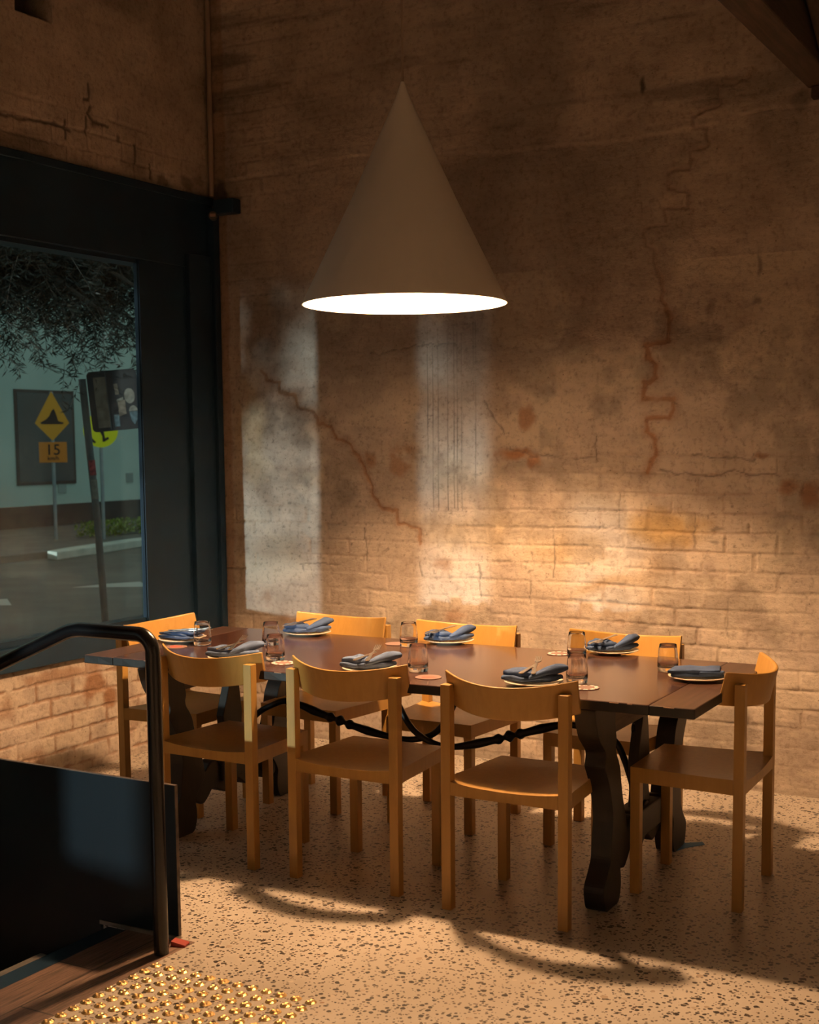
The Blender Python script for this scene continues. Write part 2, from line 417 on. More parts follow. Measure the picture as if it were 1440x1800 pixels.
def back_wall_fields(u, z):
    S = 11
    vis = sstep(.50, .64, fbm(u * 1.3, z * 1.9, S, 3)) * .8
    low = 1 - sstep(1.22, 1.30, z + (fbm(u * 3, z * 3, 77, 2) - .5) * .03)
    mid = np.exp(-((u - 2.7) / .55) ** 2 - ((z - 1.38) / .2) ** 2)
    vis = vis * (1 - .8 * sstep(1.45, 1.75, z))
    top = sstep(2.88, 3.0, z) * sstep(.45, .6, fbm(u * 1.5, z * 4, 31, 3))
    left = np.exp(-((u - .2) / .25) ** 2) * .35
    vis = np.clip(vis * .35 + low * (.25 + .6 * sstep(.38, .62, fbm(u * 1.6, z * 2.2, 41, 3))) + mid + top * .45 * sstep(3.0, 2.94, z + .0) + top * .18 + left, 0, 1)
    j, tone, row, cu = brick_fields(u, z, S, vis)
    h = -j * .0080 + (tone - .5) * .0022 * vis + (fbm(u * 3, z * 5, 51, 4) - .5) * .011 + (fbm(u * 18, z * 24, 52, 3) - .5) * .0032
    # paint ledge at about 1.25 m and rough band higher up
    led = (z - 1.25 + (fbm(u * 5, z * 0 + 3.1, 61, 3) - .5) * .012)
    h += sstep(-.004, .004, led) * .0035 * sstep(1.2, 1.4, u)
    led2 = z - (3.0 + .035 * np.sin(u * 2.1) + (fbm(u * 4, z * 0 + 1.1, 62, 3) - .5) * .05)
    h += sstep(-.01, .01, led2) * .006
    nz = fbm(u * 9, z * 9, 71, 4); nf = fbm(u * 40, z * 40, 72, 3)
    K1 = [(2.948, 3.158), (2.88, 3.138), (2.803, 3.141), (2.819, 3.057), (2.75, 3.036), (2.702, 3.027), (2.703, 2.975), (2.758, 2.957), (2.76, 2.878), (2.681, 2.872), (2.681, 2.796), (2.585, 2.791), (2.586, 2.719), (2.675, 2.698), (2.675, 2.634), (2.566, 2.632), (2.579, 2.562), (2.473, 2.556), (2.473, 2.478), (2.523, 2.459), (2.524, 2.389), (2.56, 2.30), (2.56, 2.22), (2.599, 2.141), (2.587, 2.042), (2.482, 2.028), (2.489, 1.971), (2.529, 1.932), (2.53, 1.875), (2.477, 1.852), (2.471, 1.789), (2.504, 1.782), (2.616, 1.773), (2.604, 1.698), (2.492, 1.693), (2.492, 1.63), (2.532, 1.598), (2.533, 1.528), (2.494, 1.445)]
    K2 = [(0.314, 1.984), (0.361, 1.93), (0.433, 1.915), (0.432, 1.863), (0.534, 1.847), (0.549, 1.782), (0.65, 1.755), (0.679, 1.696), (0.756, 1.676), (0.793, 1.611), (0.861, 1.598), (0.935, 1.509), (0.978, 1.42), (1.021, 1.293), (1.064, 1.25), (1.145, 1.245), (1.159, 1.182), (1.281, 1.153), (1.287, 1.084)]
    un = u + (fbm(u * 30, z * 30, 81, 2) - .5) * .022; zn = z + (fbm(u * 30, z * 30, 83, 2) - .5) * .022
    d1 = seg_dist(un, zn, K1); d2 = seg_dist(un, zn, K2)
    rust = np.zeros_like(u); dirt_shade = np.zeros_like(u); pale = np.zeros_like(u); ochre = np.zeros_like(u)
    core1 = 1 - sstep(.006, .014 + .010 * nz, d1); halo1 = (1 - sstep(.005, .055, d1))
    f1 = .25 + .75 * sstep(2.5, 2.0, z)
    rust = np.maximum(rust, core1 * .8 * f1 * sstep(.2, .5, nz + .15)); rust = np.maximum(rust, halo1 * .33 * f1)
    dirt_shade = np.maximum(dirt_shade, (1 - sstep(.0, .014, d1)) * .35 * sstep(2.2, 2.6, z))
    rust = np.maximum(rust, (1 - sstep(.005, .014, d2)) * .75); rust = np.maximum(rust, (1 - sstep(.005, .05, d2)) * .28)
    h -= (1 - sstep(.002, .010, np.minimum(d1, d2))) * .004
    for bx, bz, rx, rz_, st in ((1.878, 1.718, .05, .07, .75), (1.817, 1.534, .10, .04, .9), (1.91, 1.50, .04, .04, .8), (1.227, 1.557, .09, .05, .65), (0.99, 1.50, .05, .07, .7), (1.16, 1.48, .06, .06, .6), (3.138, 1.384, .05, .045, .85), (3.237, 1.347, .05, .06, .9), (.70, 1.70, .05, .04, .4), (3.023, 1.521, .04, .015, .7), (1.42, .98, .07, .05, .5), (.32, .75, .05, .06, .4), (1.5, .72, .09, .06, .55), (.47, .62, .12, .05, .4)):
        q = np.hypot((un - bx) / rx, (zn - bz) / rz_) + (nz - .5) * 1.5 + (nf - .5) * .5
        rust = np.maximum(rust, (1 - sstep(.35, 1.25, q)) * st)
    for bx, bz, rx, rz_, st in ((2.582, 1.183, .22, .09, .75), (2.102, 1.062, .25, .12, .45), (1.55, 1.14, .3, .10, .35), (2.3, .95, .3, .2, .25), (.25, 1.7, .1, .3, .4)):
        q = np.hypot((u - bx) / rx, (z - bz) / rz_) + (nz - .5) * 1.0
        ochre = np.maximum(ochre, (1 - sstep(.3, 1.3, q)) * st)
    for bx, bz, rx, rz_, st in ((2.997, 2.36, .016, .09, .55), (2.985, 2.2, .03, .03, .5), (2.783, 2.181, .025, .04, .4), (1.76, 3.092, .16, .05, .45), (2.79, 3.10, .035, .07, .6), (2.458, 3.18, .016, .05, .9), (2.823, 1.19, .035, .012, .6), (2.815, 1.13, .03, .012, .6), (2.02, 1.88, .03, .04, .35), (.36, 2.25, .16, .25, .45), (.45, 2.0, .10, .08, .35), (.07, 2.95, .05, .10, .9), (3.17, 3.03, .05, .06, .6), (3.1, 2.74, .008, .006, .9), (3.13, 2.74, .007, .007, .9)):
        q = np.hypot((un - bx) / rx, (zn - bz) / rz_) + (nz - .5) * .9
        dirt_shade = np.maximum(dirt_shade, (1 - sstep(.4, 1.15, q)) * st)
    # grimy rendered patch under the upper ledge, darker streaks near the top
    patch = sstep(2.02, 2.5, z + (nz - .5) * .3) * (1 - sstep(2.93, 3.0, z)) * sstep(1.2, 1.45, u) * (1 - sstep(2.5, 2.75, u + (nz - .5) * .3))
    dirt_shade = np.maximum(dirt_shade, patch * .34)
    st = sstep(.55, .75, fbm(u * 1.4, z * 13, 91, 4)) * sstep(2.85, 3.15, z)
    dirt_shade = np.maximum(dirt_shade, st * .5)
    dirt_shade = np.maximum(dirt_shade, sstep(.52, .7, fbm(u * 1.6, z * 1.3, 93, 4)) * sstep(1.6, 2.1, z) * .30)
    xs = [1.336, 1.367, 1.396, 1.451, 1.485, 1.505, 1.53, 1.594, 1.607]; zt = [2.167, 2.081, 2.164, 2.162, 2.16, 2.135, 2.134, 2.178, 2.177]; zb = [1.532, 1.248, 1.249, 1.25, 1.263, 1.251, 1.251, 1.796, 1.362]
    for a, t, b_ in zip(xs, zt, zb):
        dirt_shade = np.maximum(dirt_shade, (1 - sstep(.001, .0052, np.abs(u - a))) * (z < t) * (z > b_) * (.25 + .45 * vnoise(z * 11, u * 0 + a * 9, 95)))
    # joints hold grime or paint in a patchy way
    jt = j * sstep(.42, .62, fbm(u * 2.1, z * 2.6, 97, 3))
    rust = np.maximum(rust, jt * .20 * (z < 2.0)); dirt_shade = np.maximum(dirt_shade, j * .35 * (z > 2.5))
    pale = np.maximum(pale, (1 - sstep(1.24, 1.25, z)) * .35 * sstep(.35, .6, nz) * sstep(.9, 1.6, u))
    pits = sstep(.80, .86, fbm(u * 55, z * 55, 99, 2)) * (z < 2.1) * (z > .9)
    dirt_shade = np.maximum(dirt_shade, pits * .45)
    dirt_shade = np.maximum(dirt_shade, sstep(.52, .68, fbm(u * 3.1, z * 3.4, 141, 6, .6)) * .38 * (z < 2.3))
    pale = np.maximum(pale, sstep(.52, .68, fbm(u * 2.6, z * 4.2, 143, 5)) * .5 * (z < 2.4))
    # brown strip of bare render beside the steel column
    for q_, (ax, az, bx_, bz_) in enumerate(((1.28, .99, 1.30, .90), (1.62, .98, 1.63, .82), (2.02, 1.17, 2.03, 1.0), (2.03, 1.0, 2.02, .93), (2.36, 1.35, 2.35, 1.19), (2.35, 1.19, 2.20, 1.17), (2.05, 1.26, 2.36, 1.26), (1.95, 1.52, 2.24, 1.50), (2.24, 1.60, 2.24, 1.50), (2.55, 1.44, 3.1, 1.43), (2.7, 1.52, 3.0, 1.515), (1.65, 1.78, 1.76, 1.62), (1.80, 1.56, 1.93, 1.51), (1.0, 2.05, 1.5, 2.09), (.95, 1.15, .97, .98), (.55, .95, .80, .955), (2.72, 1.26, 2.72, 1.09), (2.88, .86, 2.88, .71), (1.9, .91, 1.9, .80), (2.6, .72, 2.61, .60))):
        d = seg_dist(un, zn + (fbm(u * 9 + q_, z * 9, 211, 3) - .5) * .05, [(ax, az), (bx_, bz_)])
        dirt_shade = np.maximum(dirt_shade, (1 - sstep(.001, .0065, d)) * .6); h -= (1 - sstep(.001, .008, d)) * .003
    strip = (1 - sstep(.095, .115, u + (nz - .5) * .02))
    rust = np.maximum(rust, strip * .45)
    base = (1 - sstep(0, .09, z + (nz - .5) * .06)); dirt_shade = np.maximum(dirt_shade, base * .25)
    return h, dict(rust=rust, dirt_shade=dirt_shade, pale=pale, ochre=ochre)

def left_wall_fields(u, z):            # u = -y
    S = 23
    lowm = (z < 1.0)
    visu = 1 - sstep(.14, .34, z - 2.92 + (fbm(u * 3, z * 3, 24, 3) - .5) * .25)
    visl = .55 + .45 * sstep(.3, .5, fbm(u * 4, z * 4, 25, 3))
    visl = visl * (.25 + .75 * sstep(.35, .75, u))
    vis = np.where(lowm, visl, np.clip(visu, 0, .8))
    j, tone, row, cu = brick_fields(u, z, S, vis)
    nz = fbm(u * 9, z * 9, 121, 4); nf = fbm(u * 40, z * 40, 122, 3)
    h = -j * .007 + (tone - .5) * .002 * vis + (fbm(u * 4, z * 6, 123, 4) - .5) * .012 + (nf - .5) * .002
    un = u + (fbm(u * 30, z * 30, 181, 2) - .5) * .02; zn = z + (fbm(u * 30, z * 30, 183, 2) - .5) * .02
    rust = np.where(lowm, j * .6, 0)
    for bx, bz, rx, rz_, st in ((1.02, .40, .10, .07, .8), (.93, .33, .05, .07, .8), (1.5, .12, .2, .06, .5), (1.25, .50, .3, .035, .55), (.75, .2, .08, .1, .4), (1.6, .42, .06, .08, .5), (1.3, .22, .05, .04, .5)):
        q = np.hypot((un - bx) / rx, (zn - bz) / rz_) + (nz - .5) * 1.6
        rust = np.maximum(rust, (1 - sstep(.3, 1.2, q)) * st)
    dirt_shade = np.zeros_like(u)
    for pts in ([(.934, 3.314), (.93, 3.253), (.963, 3.242)], [(.919, 3.22), (.94, 3.18), (.909, 3.155), (.856, 3.148), (.80, 3.15)], [(1.5, 3.066), (1.392, 3.071), (1.305, 3.072), (1.19, 3.086), (1.067, 3.076)], [(.611, 3.09), (.608, 3.006)], [(.499, 3.02), (.495, 2.945)], [(1.10, 3.12), (1.10, 3.03)], [(.955, 3.16), (.955, 3.08)]):
        d = seg_dist(un, zn, pts); dirt_shade = np.maximum(dirt_shade, (1 - sstep(.003, .013, d)) * .8); h -= (1 - sstep(.002, .010, d)) * .004
    for bx, bz, rx, rz_, st in ((.736, 3.10, .02, .03, .7), (1.4, 2.98, .3, .05, .5), (.40, 2.96, .06, .03, .6), (.20, 2.97, .06, .04, .6), (.1, 3.0, .05, .03, .4), (.9, 3.14, .05, .02, .6), (.62, 2.99, .12, .04, .3)):
        q = np.hypot((un - bx) / rx, (zn - bz) / rz_) + (nz - .5) * 1.0
        dirt_shade = np.maximum(dirt_shade, (1 - sstep(.4, 1.15, q)) * st)
    dirt_shade = np.maximum(dirt_shade, j * (~lowm) * .28 * sstep(.4, .6, fbm(u * 3, z * 5, 131, 3)))
    dirt_shade = np.maximum(dirt_shade, sstep(.5, .72, fbm(u * 1.7, z * 4.5, 133, 4)) * (~lowm) * .35)
    hole = (u > 1.165) & (u < 1.385) & (z > 3.545 + (nz - .5) * .05)
    h = np.where(hole, -.16, h); dirt_shade = np.where(hole, .97, dirt_shade)  # hole is recessed, and its inside painted near black as shade
    ochre = np.where(lowm, 0, .0) * u
    pale = np.where(lowm, (1 - j) * .45 * sstep(.35, .55, nz), 0)
    return h, dict(rust=rust, dirt_shade=dirt_shade, pale=pale, ochre=ochre)

class Grid:
    def __init__(s): s.V = []; s.F = []; s.A = {k: [] for k in ('rust', 'dirt_shade', 'pale', 'ochre')}; s.n = 0
    def add(s, us, zs, fields, plane):
        U, Z = np.meshgrid(us, zs, indexing='ij')
        h, at = fields(U, Z)
        if plane == 'back': P = np.stack([U, -h, Z], -1)
        else: P = np.stack([h, -U, Z], -1)
        nu, nz_ = U.shape
        i = np.arange(nu - 1)[:, None] * nz_ + np.arange(nz_ - 1)[None, :]
        q = np.stack([i, i + nz_, i + nz_ + 1, i + 1], -1).reshape(-1, 4) + s.n
        if plane == 'left': q = q[:, ::-1]
        s.V.append(P.reshape(-1, 3)); s.F.append(q); s.n += nu * nz_
        for k in s.A: s.A[k].append(np.clip(at[k], 0, 1).astype(np.float32).reshape(-1))
    def build(s, name, mat):
        V = np.concatenate(s.V).astype(np.float32); F = np.concatenate(s.F).astype(np.int32)
        me = bpy.data.meshes.new(name)
        me.vertices.add(len(V)); me.vertices.foreach_set('co', V.ravel())
        me.loops.add(F.size); me.loops.foreach_set('vertex_index', F.ravel())
        me.polygons.add(len(F)); me.polygons.foreach_set('loop_start', np.arange(0, F.size, 4, dtype=np.int32)); me.polygons.foreach_set('loop_total', np.full(len(F), 4, dtype=np.int32))
        me.polygons.foreach_set('use_smooth', np.ones(len(F), dtype=bool))
        me.update(calc_edges=True)
        for k, v in s.A.items():
            a = me.attributes.new(k, 'FLOAT', 'POINT'); a.data.foreach_set('value', np.concatenate(v))
        me.materials.append(MT[mat])
        return link(bpy.data.objects.new(name, me))

g = Grid()
us = np.concatenate([np.arange(-.02, 3.9, .006), np.arange(3.9, 9.0, .06), [9.0]])
zs = np.concatenate([np.arange(-.02, 4.0, .006), np.arange(4.0, 4.8, .05), [4.8]])
g.add(us, zs, back_wall_fields, 'back')
struct(g.build('wall_back', 'wall'))
g = Grid()
ul = np.concatenate([np.arange(-.02, 1.75, .006), [1.75]]); uc = np.concatenate([np.arange(1.75, 10.0, .05), [10.0]])
zu = np.concatenate([np.arange(2.90, 4.1, .006), np.arange(4.1, 4.8, .05), [4.8]])
g.add(ul, zu, left_wall_fields, 'left'); g.add(uc, zu, left_wall_fields, 'left')
g.add(np.concatenate([ul, np.arange(1.8, 2.70, .05), [2.70]]), np.arange(-.02, .57, .006), left_wall_fields, 'left')
struct(g.build('wall_left', 'wall'))
# masonry behind the painted skins (thickness of the walls)
m = MB()
m.box(-.26, 9.3, .02, .28, -.5, 5.0)
struct(m.build('wall_back', 'plaster'))
m = MB()
m.box(-.26, -.19, -10.2, .0, 2.93, 5.0); m.box(-.19, -.165, -10.2, 0, 2.93, 3.5)
m.box(-.26, -.02, -2.70, .0, -.5, .56)
m.box(-.06, -.001, -3.20, -2.70, -.5, 2.53)
m.box(-.06, -.001, -4.75, -4.30, -.5, 2.53)
m.box(-.06, -.001, -6.40, -4.75, -.5, .30); m.box(-.06, -.001, -7.85, -6.4, -.5, 2.53)
m.box(-.06, -.001, -9.25, -7.85, -.5, .30); m.box(-.06, -.001, -9.25, -7.85, 1.55, 2.53); m.box(-.06, -.001, -10.2, -9.25, -.5, 2.53)
struct(m.build('wall_left', 'plaster'))
struct(box('wall_right', 'plaster', (9.0, 9.25, -10.2, .02, -.5, 5.0)))
struct(box('wall_front', 'plaster', (-.26, 9.25, -10.45, -10.2, -.5, 5.0)))
struct(box('ceiling', 'ceiling', (-.26, 9.25, -10.45, .28, 4.8, 5.0)))

# floor with the stair well cut out, timber-look tile apron at the head of the stair
fx = 1.93; yp = -2.672
m = MB()
def fl(x0, x1, y0, y1): m.box(x0, x1, y0, y1, -.15, 0.0)
fl(-.02, 9.0, yp, .02); fl(fx, 9.0, -10.2, yp); fl(-.02, fx, -10.2, -4.6)
struct(m.build('floor', 'floor'))
m = MB(); m.box(1.66, fx, -4.6, yp, -.15, .0005)
struct(m.build('floor', 'tile'))
# the stair down to the street door
st = empty('stair', (1.60, -3.6, 0))
o = MB()
zc = 0.0; xr = .0
for k in range(3):
    zc -= .15
    o.box(-.30 * (k + 1) - .02, -.30 * k + .0, -1.0, .90, zc - .25, zc)
o.box(-1.60, -.92, -1.0, .90, -.75, -.45)
o.build('tread', 'tile', st)
o = MB().box(-.012, .06, -1.0, .90, -.03, .0012); o.build('nosing', 'black_steel', st)
o = MB().box(-.040, -.012, -1.0, .62, -.035, .002); o.build('metal_strip', 'nosing', st)
tag(st, 'short dark stair going down to the street behind the black panel', 'stair')
st['kind'] = 'structure'

# ------------------------------------------------------------------ steel window front
w1 = empty('window_1', (0, 0, 0)); struct(w1)
m = MB()
Y0 = -.60                                   # right edge of the glazed opening
m.box(-.018, .012, -.62, -.25, .56, 2.60)    # wide steel column cladding
m.box(-.018, .040, -.25, -.06, .56, 2.60)
m.box(-.018, .062, -.06, -.012, .56, 2.86)
bevel(m.build('column_cladding', 'black_steel', w1), .004)
m = MB(); m.box(-.22, .018, -10.2, -.014, 2.53, 2.918); m.box(-.22, .030, -10.2, -.014, 2.88, 2.918)
bevel(m.build('lintel', 'black_steel', w1), .004)
m = MB(); m.box(-.018, .004, -.626, -.60, .69, 2.53); m.box(-.05, -.004, -2.68, -.62, .665, .70); m.box(-.05, -.004, -2.68, -.62, 2.51, 2.53); m.box(-.05, -.004, -2.70, -2.67, .69, 2.53)
m.build('window_frame', 'black_steel', w1)
m = MB(); m.box(-.24, .035, -2.69, -.012, .562, .672); bevel(m.build('window_sill', 'black_steel', w1), .006)
m = MB(); m.box(-.016, -.010, -2.68, -.620, .69, 2.52); m.build('pane', 'pane', w1)
def side_window(name, yc, hw_, z0, z1):  # unseen windows, added and sized to throw sun patches on wall and chairs
    w = empty(name, (0, yc, 0)); struct(w)
    m = MB(); m.box(-.05, -.004, -hw_, hw_, z0, z0 + .04); m.box(-.05, -.004, -hw_, hw_, z1 - .04, z1); m.box(-.05, -.004, -hw_, -hw_ + .04, z0, z1); m.box(-.05, -.004, hw_ - .04, hw_, z0, z1)
    m.build('window_frame', 'black_steel', w)
    m = MB(); m.box(-.033, -.027, -hw_ + .03, hw_ - .03, z0 + .03, z1 - .03); m.build('pane', 'pane', w)
side_window('window_2', -5.575, .825, .30, 2.53)
side_window('window_3', -8.55, .70, .30, 1.55)
d1 = empty('door_1', (-.04, -3.75, 0)); struct(d1)
m = MB(); m.box(-.03, .03, -.55, .55, -.45, 2.50); m.build('door_leaf', 'black_steel', d1)
m = MB().tube([(.06, .42, .35), (.06, .42, 1.05)], .014); m.build('door_handle', 'nosing', d1)

rb = empty('roller_blind', (-.03, -1.3, 2.645))
m = MB().tube([(0, -.78, 0), (0, .70, 0)], .036, 24); autosmooth(m.build('rolled_fabric', simple('charcoal_blind_fabric', (.022, .021, .022), .8), rb))
m = MB().box(-.045, .05, .70, .715, -.045, .06); m.build('bracket', 'black_steel', rb)
tag(rb, 'rolled up charcoal blind along the head of the street window', 'blind')

# conduit in the corner, box on the wall and its round sensor
pc = MB().tube([(.030, -.030, 2.925), (.030, -.030, 4.8)], .014, 16).build('conduit', 'pipe')
autosmooth(pc); pc.data.update()
tag(pc, 'thin painted conduit running up the corner above the steel column', 'pipe')
sb = MB().box(.066, .205, -.075, -.006, 2.822, 2.898).build('wall_box', 'black_steel'); bevel(sb, .006)
tag(sb, 'small black steel box fixed to the brick wall at top of column', 'box')
sn = empty('round_sensor', (.078, -.085, 2.812), YAW)
m = MB().tube([(0, 0.022, 0), (0, -.012, 0)], .023, 28); autosmooth(m.build('housing', simple('brown_sensor_body', (.05, .04, .035), .5), sn))
m = MB().box(-.015, .015, -.0145, -.012, -.006, .010); m.build('lens', simple('pinkish_lens', (.30, .19, .15), .4), sn)
tag(sn, 'tiny round sensor with rectangular lens under the black wall box', 'sensor')

# roof timbers at upper right
tb = empty('roof_timber', (3.28, 0, 3.01))
m = MB(); m.box(-.085, .045, -3.6, -.012, .06, .33)
bevel(m.build('tie_beam', 'beam', tb), .008)
m = MB().prism([(-.10, .04), (-.35, .04), (-3.2, 1.55), (-3.2, 1.75), (-2.8, 1.75), (-.10, .30)], .055, .15, 'x')
bevel(m.build('rafter', 'beam', tb), .008)
m = MB().box(-.06, .14, -.06, -.012, .01, .055); m.build('bearing_block', 'beam', tb)
tag(tb, 'dark rough sawn roof timber meeting the brick wall at upper right', 'beam')

# ------------------------------------------------------------------ pendant lamps
def make_pendant(loc, label):
    p = empty('pendant_lamp', loc)
    R, H = .391, .80
    prof = [(.007, H + .02), (.012, H + .005), (.030, H - .045), (R * .5, H * .5 - .005), (R - .001, .004), (R, 0), (R - .004, 0)]
    o = MB().lathe(prof, 96).build('shade', 'shade_out', p); autosmooth(o, 50)
    o = MB().lathe([(R - .004, 0), (R * .5 - .004, H * .5 - .010), (.028, H - .055), (.002, H - .06)], 96).build('shade_lining', 'shade_in', p); autosmooth(o, 50)
    o = MB().tube([(0, 0, H + .01), (0, 0, 4.8 - loc[2])], .0042, 10).build('cord', 'cord', p)
    bm = bmesh.new(); bmesh.ops.create_icosphere(bm, subdivisions=3, radius=.062); me = bpy.data.meshes.new('bulb'); bm.to_mesh(me); bm.free()
    me.materials.append(MT['bulb']); o = bpy.data.objects.new('bulb', me); link(o, p); o.location = (0, 0, .30)
    o = MB().tube([(0, 0, .36), (0, 0, .44), (0, 0, H - .07)], [.026, .022, .010], 16).build('lamp_holder', 'shade_in', p)
    tag(p, label, 'lamp', 'cone pendants')
    return p
pend = make_pendant((2.04, -1.464, 2.113), 'large cream cone pendant lamp glowing white above the dining table')
for loc, lab in (((7.0, -4.6, 2.113), 'cream cone pendant lamp added unseen for warm fill, beyond the right edge'),
                 ((3.2, -8.8, 2.113), 'cream cone pendant lamp added unseen for warm fill, behind the camera')):
    c = copy_tree(pend); c.location = loc; c['label'] = lab  # extra pendants out of view, added as warm fill light

# ------------------------------------------------------------------ chairs
CW, CF, CD, CT, CTD, CH = .4657 / 2, .3991 / 2, .404 / 2, .0362, .0349, .7797
SEAT = .455; SB = .402
def make_chair():
    c = empty('dining_chair')
    for s in (-1, 1):
        x0, x1 = sorted((s * CW, s * (CW - CT)))
        o = box('leg', 'chair', (x0, x1, -CD, -CD + CTD, 0, CH), c); bevel(o, .0022)
    for s in (-1, 1):
        x0, x1 = sorted((s * CF, s * (CF - CT)))
        o = box('leg', 'chair', (x0, x1, CD - CTD, CD, 0, SB), c); bevel(o, .0022)
    # dished seat
    rows = [(-CD + .0005, CW - CT), (-CD + CTD, CW - CT), (-CD + CTD + .0004, CW - .0008)]
    for k in range(1, 13):
        y = -CD + CTD + (2 * CD - CTD) * k / 12; rows.append((y, (CW + (CF - CW) * (y + CD) / (2 * CD)) - .0008))
    nx = 24; V = []; F = []
    def dish(xn, y):
        s = max(0, min(1, (CD * .75 - y) / (CD * 1.5))); s = s * s * (3 - 2 * s)
        return .019 * (1 - abs(xn) ** 2.2) * s
    for (y, w) in rows:
        for i in range(nx + 1):
            xn = -1 + 2 * i / nx; x = w * xn; V.append((x, y, SEAT - dish(x / CW, y)))
    for (y, w) in rows:
        for i in range(nx + 1): V.append((w * (-1 + 2 * i / nx), y, SB))
    n = nx + 1; R = len(rows); off = n * R
    for r in range(R - 1):
        for i in range(nx):
            a = r * n + i; F.append((a, a + 1, a + n + 1, a + n)); b = a + off; F.append((b, b + n, b + n + 1, b + 1))
        a = r * n; F.append((a, a + n, a + n + off, a + off)); a = r * n + nx; F.append((a, a + off, a + n + off, a + n))
    for i in range(nx):
        a = i; F.append((a, a + off, a + 1 + off, a + 1)); a = (R - 1) * n + i; F.append((a, a + 1, a + 1 + off, a + off))
    o = meshobj('seat', V, F, 'chair', c); autosmooth(o, 40); bevel(o, .003, 3, 50)
    # curved backrest panel
    nu, nv = 40, 6; V = []; F = []
    ZT, ZB, TH = .797, .683, .013
    for side in (0, 1):
        for j in range(nv + 1):
            t = j / nv; z = ZB + (ZT - ZB) * t
            for i in range(nu + 1):
                u = -1 + 2 * i / nu
                y = -.254 + .104 * abs(u) ** 2 + (1 - t) * .028 + side * TH
                V.append((u * .241, y, z + .024 * u * u))
    n = nu + 1; off = n * (nv + 1)
    for j in range(nv):
        for i in range(nu):
            a = j * n + i; F.append((a, a + 1, a + n + 1, a + n)); b = a + off; F.append((b, b + n, b + n + 1, b + 1))
    for i in range(nu):
        a = i; F.append((a, a + off, a + 1 + off, a + 1)); a = nv * n + i; F.append((a, a + 1, a + 1 + off, a + off))
    for j in range(nv):
        a = j * n; F.append((a, a + n, a + n + off, a + off)); a = j * n + nu; F.append((a, a + off, a + n + off, a + n))
    o = meshobj('backrest', V, F, 'chair', c); autosmooth(o, 40); bevel(o, .004, 3, 50)
    return c
CHAIRS = [
    ('A', 2.7187, -1.8302, -.0034, 'mustard wooden chair nearest the camera, back turned, right end of the front row'),
    ('B', 2.0650, -1.7966, -.0006, 'mustard wooden chair in the middle of the front row, back to camera'),
    ('C', 1.4456, -1.7887, -.0244, 'mustard wooden chair at left end of front row, beside the handrail post'),
    ('D', 3.1902, -1.3701, 1.5999, 'mustard wooden chair at the right head of the table, seen from the side'),
    ('E', 1.3502, -1.0159, 3.1152, 'mustard wooden chair on the wall side nearest the window column'),
    ('F', 1.9912, -1.0171, 3.1415, 'mustard wooden chair on the wall side, middle of its row'),
    ('G', 2.7002, -1.0025, 3.1161, 'mustard wooden chair on the wall side, right end of its row'),
    ('H', .845, -1.345, -1.56, 'mustard wooden chair at the left head of the table, by the low brick wall'),
]
c0 = make_chair()
for i, (k, x, y, r, lab) in enumerate(CHAIRS):
    c = c0 if i == 0 else copy_tree(c0)
    c.location = (x, y, 0); c.rotation_euler = (0, 0, r)
    tag(c, lab, 'chair', 'chairs around the dining table')

# ------------------------------------------------------------------ table
TX, TY, TR, TL, TW, TZ = 2.061, -1.4637, .0122, 2.5237, .9324, .75
T = empty('dining_table', (TX, TY, 0), TR)
def slab(name, mat, x0, x1, y0, y1, z0, z1, wav=.0015):
    bm = bmesh.new(); bmesh.ops.create_cube(bm, size=1)
    for v in bm.verts: v.co = Vector(((x0 + x1) / 2 + v.co.x * (x1 - x0), (y0 + y1) / 2 + v.co.y * (y1 - y0), (z0 + z1) / 2 + v.co.z * (z1 - z0)))
    n = max(2, int((x1 - x0) / .05))
    bmesh.ops.bisect_plane
    for k in range(1, n):
        xx = x0 + (x1 - x0) * k / n
        bmesh.ops.bisect_plane(bm, geom=bm.verts[:] + bm.edges[:] + bm.faces[:], plane_co=(xx, 0, 0), plane_no=(1, 0, 0))
    for v in bm.verts:
        if abs(v.co.y - y0) < .001: v.co.y += random.uniform(-wav, wav)
    me = bpy.data.meshes.new(name); bm.to_mesh(me); bm.free(); me.materials.append(MT[mat])
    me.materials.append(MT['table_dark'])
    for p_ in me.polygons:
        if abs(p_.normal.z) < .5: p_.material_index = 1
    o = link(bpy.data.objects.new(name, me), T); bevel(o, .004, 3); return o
hl, hw = TL / 2, TW / 2
slab('tabletop', 'table', -hl + .1507, hl - .1507, -hw, hw, TZ - .034, TZ)
slab('end_cleat', 'cleat', hl - .150, hl, -hw, hw, TZ - .034, TZ)
slab('end_cleat', 'cleat', -hl, -hl + .150, -hw, hw, TZ - .034, TZ)
chip = simple('worn_bare_wood', (.45, .27, .17), .5)
for x, y, l in ((-.95, -hw - .001, .02), (-.33, -hw - .001, .03), (-.12, -hw - .001, .012), (.55, -hw - .001, .014), (.66, -hw - .001, .035), (.72, -hw - .001, .02), (.98, -hw - .001, .03), (1.04, -hw - .001, .016), (1.16, -hw - .001, .035)):
    MB().box(x, x + l, y - .0003, y + .004, TZ - .0040, TZ - .0015).build('edge_chip', chip, T)

